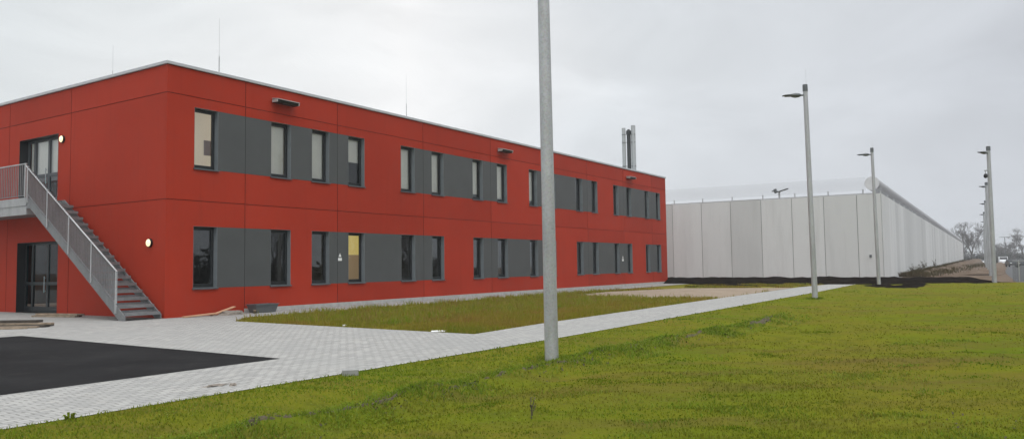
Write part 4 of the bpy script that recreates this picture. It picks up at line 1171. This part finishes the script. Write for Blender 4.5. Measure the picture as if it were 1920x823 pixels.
car(at(1877, 205), R_(-118), MAT['car_white'], 'white van parked just right of the camera mast', True)
car(at(1894, 150), R_(-112), MAT['car_dark'], 'dark grey car with bright headlights right of the white van')
car(at(1913, 140), R_(-120), MAT['car_dark'], 'dark grey car at the right edge of the picture behind the fence')
car(at(1844, 215), R_(-140), MAT['car_white'], 'small white car seen just left of the camera mast')

def bare_tree(name, loc, h, seed, label, cat='tree', width=.5, depth=7, twig=1.0):
    rr = random.Random(seed); o = tag(empty(name, loc), label, cat)
    tr, cr = MB(), MB()
    def grow(p, d, l, r, k):
        q = p + d*l*.5 + Vector((rr.uniform(-.06, .06), rr.uniform(-.06, .06), 0))*l; e = q + (d + Vector((rr.uniform(-.2, .2), rr.uniform(-.2, .2), .08))).normalized()*l*.5
        (tr if k < 2 else cr).tube([p, q, e], [r, r*.85, r*.68], 6 if k < 2 else 3, caps=False)
        if k >= depth: return
        n = 2 if k == 0 else rr.choice((2, 3, 3))
        if k == 0: n = 4
        for i in range(n):
            an = rr.uniform(0, 6.28); t = rr.uniform(.35, .8)*width*1.5
            dd = (d + Vector((math.cos(an)*t, math.sin(an)*t, rr.uniform(-.05, .25)))).normalized()
            grow(e if i < 2 else q.lerp(e, rr.uniform(0, 1)), dd, l*rr.uniform(.66, .86), max(.009*twig, r*.62), k+1)
    grow(Vector((0, 0, -.2)), Vector((0, 0, 1)), h*.26, h*.022, 0)
    tr.build('trunk', MAT['bark'], o, smooth=True); cr.build('crown', MAT['bark'], o)
    return o
def px(x, y, Y):   # a spot at depth Y that the photograph shows at pixel (x, y): used once, to place far trees
    d = fw + rt*((x-960)/1454.58) - up*((y-411.5)/1454.58); t = Y/d.y
    return Vector((0, 0, CAM_H)) + d*t
for (x, Y, h, sd, lab, wd) in ((1822, 275, 15.5, 4, 'large bare spreading tree just beyond the end of the long wall', .6), (1806, 300, 12.5, 9, 'bare tree partly hidden by the end of the long wall', .55), (1843, 330, 11, 12, 'smaller bare tree between the wall end and the camera mast', .6),
                               (1876, 350, 9, 21, 'low bare tree behind the white van right of the mast', .7), (1903, 300, 9.5, 33, 'bare tree behind the parked cars, left one at the right edge', .6), (1921, 280, 12.5, 41, 'bare tree cut by the right edge of the picture', .6), (1892, 360, 8, 55, 'small distant bare tree left of the double street lamp', .7)):
    p = px(x, 488, Y); bare_tree('bare_tree', (p.x, p.y, -.1), h, sd, lab, width=wd, twig=2.6)
def leaf_cloud(name, loc, rx, ry, rz_, mat, n, sz, seed, parent=None):
    rr = np.random.default_rng(seed); v = rr.normal(size=(n, 3)); v /= np.linalg.norm(v, axis=1)[:, None]
    cl = rr.normal(size=(14, 3))*.55; p = v*rr.uniform(.55, 1, (n, 1))*.5 + cl[rr.integers(0, 14, n)]*.8
    p = p*np.array([rx, ry, rz_]); p[:, 2] = np.abs(p[:, 2]) if parent is None else p[:, 2]
    a = rr.normal(size=(n, 3))*sz; b = rr.normal(size=(n, 3))*sz
    V = np.stack([p, p+a, p+b], 1).reshape(-1, 3); F = np.arange(n*3).reshape(-1, 3)
    o = fast_mesh(name, V, F, mat, parent); o.location = loc; return o
p = px(1783, 447, 262); o = tag(empty('evergreen_tree', (p.x, p.y, -.1)), 'dark evergreen crown showing above the end of the long wall', 'tree')
leaf_cloud('crown', (0, 0, 7.6), 2.6, 2.6, 3.2, MAT['needles'], 4000, .3, 3, o); mb = MB(); mb.tube([(0, 0, -.2), (0, 0, 7)], [.3, .15], 8); mb.build('trunk', MAT['bark'], o)
MAT['hedge'] = paint('winter_hedge', (.055, .055, .045), .95, var=.3, scale=.8)
for (x, Y, r, hh, lab, sd) in ((1826, 240, 7, 1.9, 'low olive hedge across the end of the dirt strip', 1), (1880, 370, 13, 5.0, 'dark winter thicket behind the white van', 2), (1912, 330, 11, 4.5, 'dark winter thicket behind the parked cars at the right edge', 3), (1835, 380, 14, 5.0, 'grey thicket under the bare trees beyond the wall', 4)):
    p = px(x, 488, Y); tag(leaf_cloud('hedge', (p.x, p.y, -.1), r, 3, hh, MAT['hedge'], 6000, .32, sd), lab, 'hedge')
# far double-armed street lamp
p = px(1886, 488, 210); o = tag(empty('street_lamp', (p.x, p.y, 0)), 'distant double armed street lamp above the thicket at right', 'street lamp')
mb = MB(); mb.tube([(0, 0, -.1), (0, 0, 7.4)], [.12, .08], 8); mb.build('pole', MAT['lamp_head'], o)
mb = MB(); mb.box(-1.4, -.08, 7.35, 1.4, .08, 7.47); mb.build('double_arm', MAT['lamp_head'], o)
# a long low hall far away behind the wall end
p = px(1838, 488, 420); o = tag(empty('distant_hall', (p.x, p.y, -.1), .1), 'long low pale grey hall far beyond the end of the wall', 'building')
mb = MB(); mb.box(-16, 0, 0, 16, 12, 3.2); mb.build('wall', paint('pale_hall', (.36, .36, .40), .8), o)
mb = MB(); mb.prism([(-16.3, -.3, 3.2), (-16.3, 12.3, 3.2), (-16.3, 6, 4.6)], (32.6, 0, 0)); mb.build('roof', paint('hall_roof', (.22, .22, .24), .8), o, fix=True)
# trees off to the right that the ground floor windows mirror
for k in range(11):
    y = -32 + 9.5*k; x = max(27 + 4*(k % 3), y*.76+15)
    o = bare_tree('bare_tree', (x, y, -.1), 7+1.5*math.sin(k*1.7), 100+k, 'bare tree in the row right of the lawn outside the picture', width=.6, depth=6, twig=2.2); o['group'] = 'trees mirrored in the ground floor windows'
    h_ = leaf_cloud('hedge', (x+3, y, -.1), 6, 6, 2.2+.7*math.sin(k*2.3), MAT['hedge'], 3000, .3, 200+k); tag(h_, 'hedge in the row right of the lawn outside the picture', 'hedge', 'hedges mirrored in the ground floor windows')

# ------------------------------------------------------------------ thin winter haze
def haze_box(x0, y0, z0, x1, y1, z1, density):
    mb = MB(); mb.box(x0, y0, z0, x1, y1, z1)
    m = bpy.data.materials.new('haze_air'); m.use_nodes = True; t = m.node_tree; t.nodes.clear()
    o_ = t.nodes.new('ShaderNodeOutputMaterial'); v_ = t.nodes.new('ShaderNodeVolumePrincipled')
    v_.inputs['Color'].default_value = (.93, .95, .97, 1); v_.inputs['Density'].default_value = density
    t.links.new(v_.outputs[0], o_.inputs['Volume'])
    return tag(mb.build('haze', m), kind='stuff')
haze_box(-1510, -810, -1.2, 1510, 2510, 20, .0006)
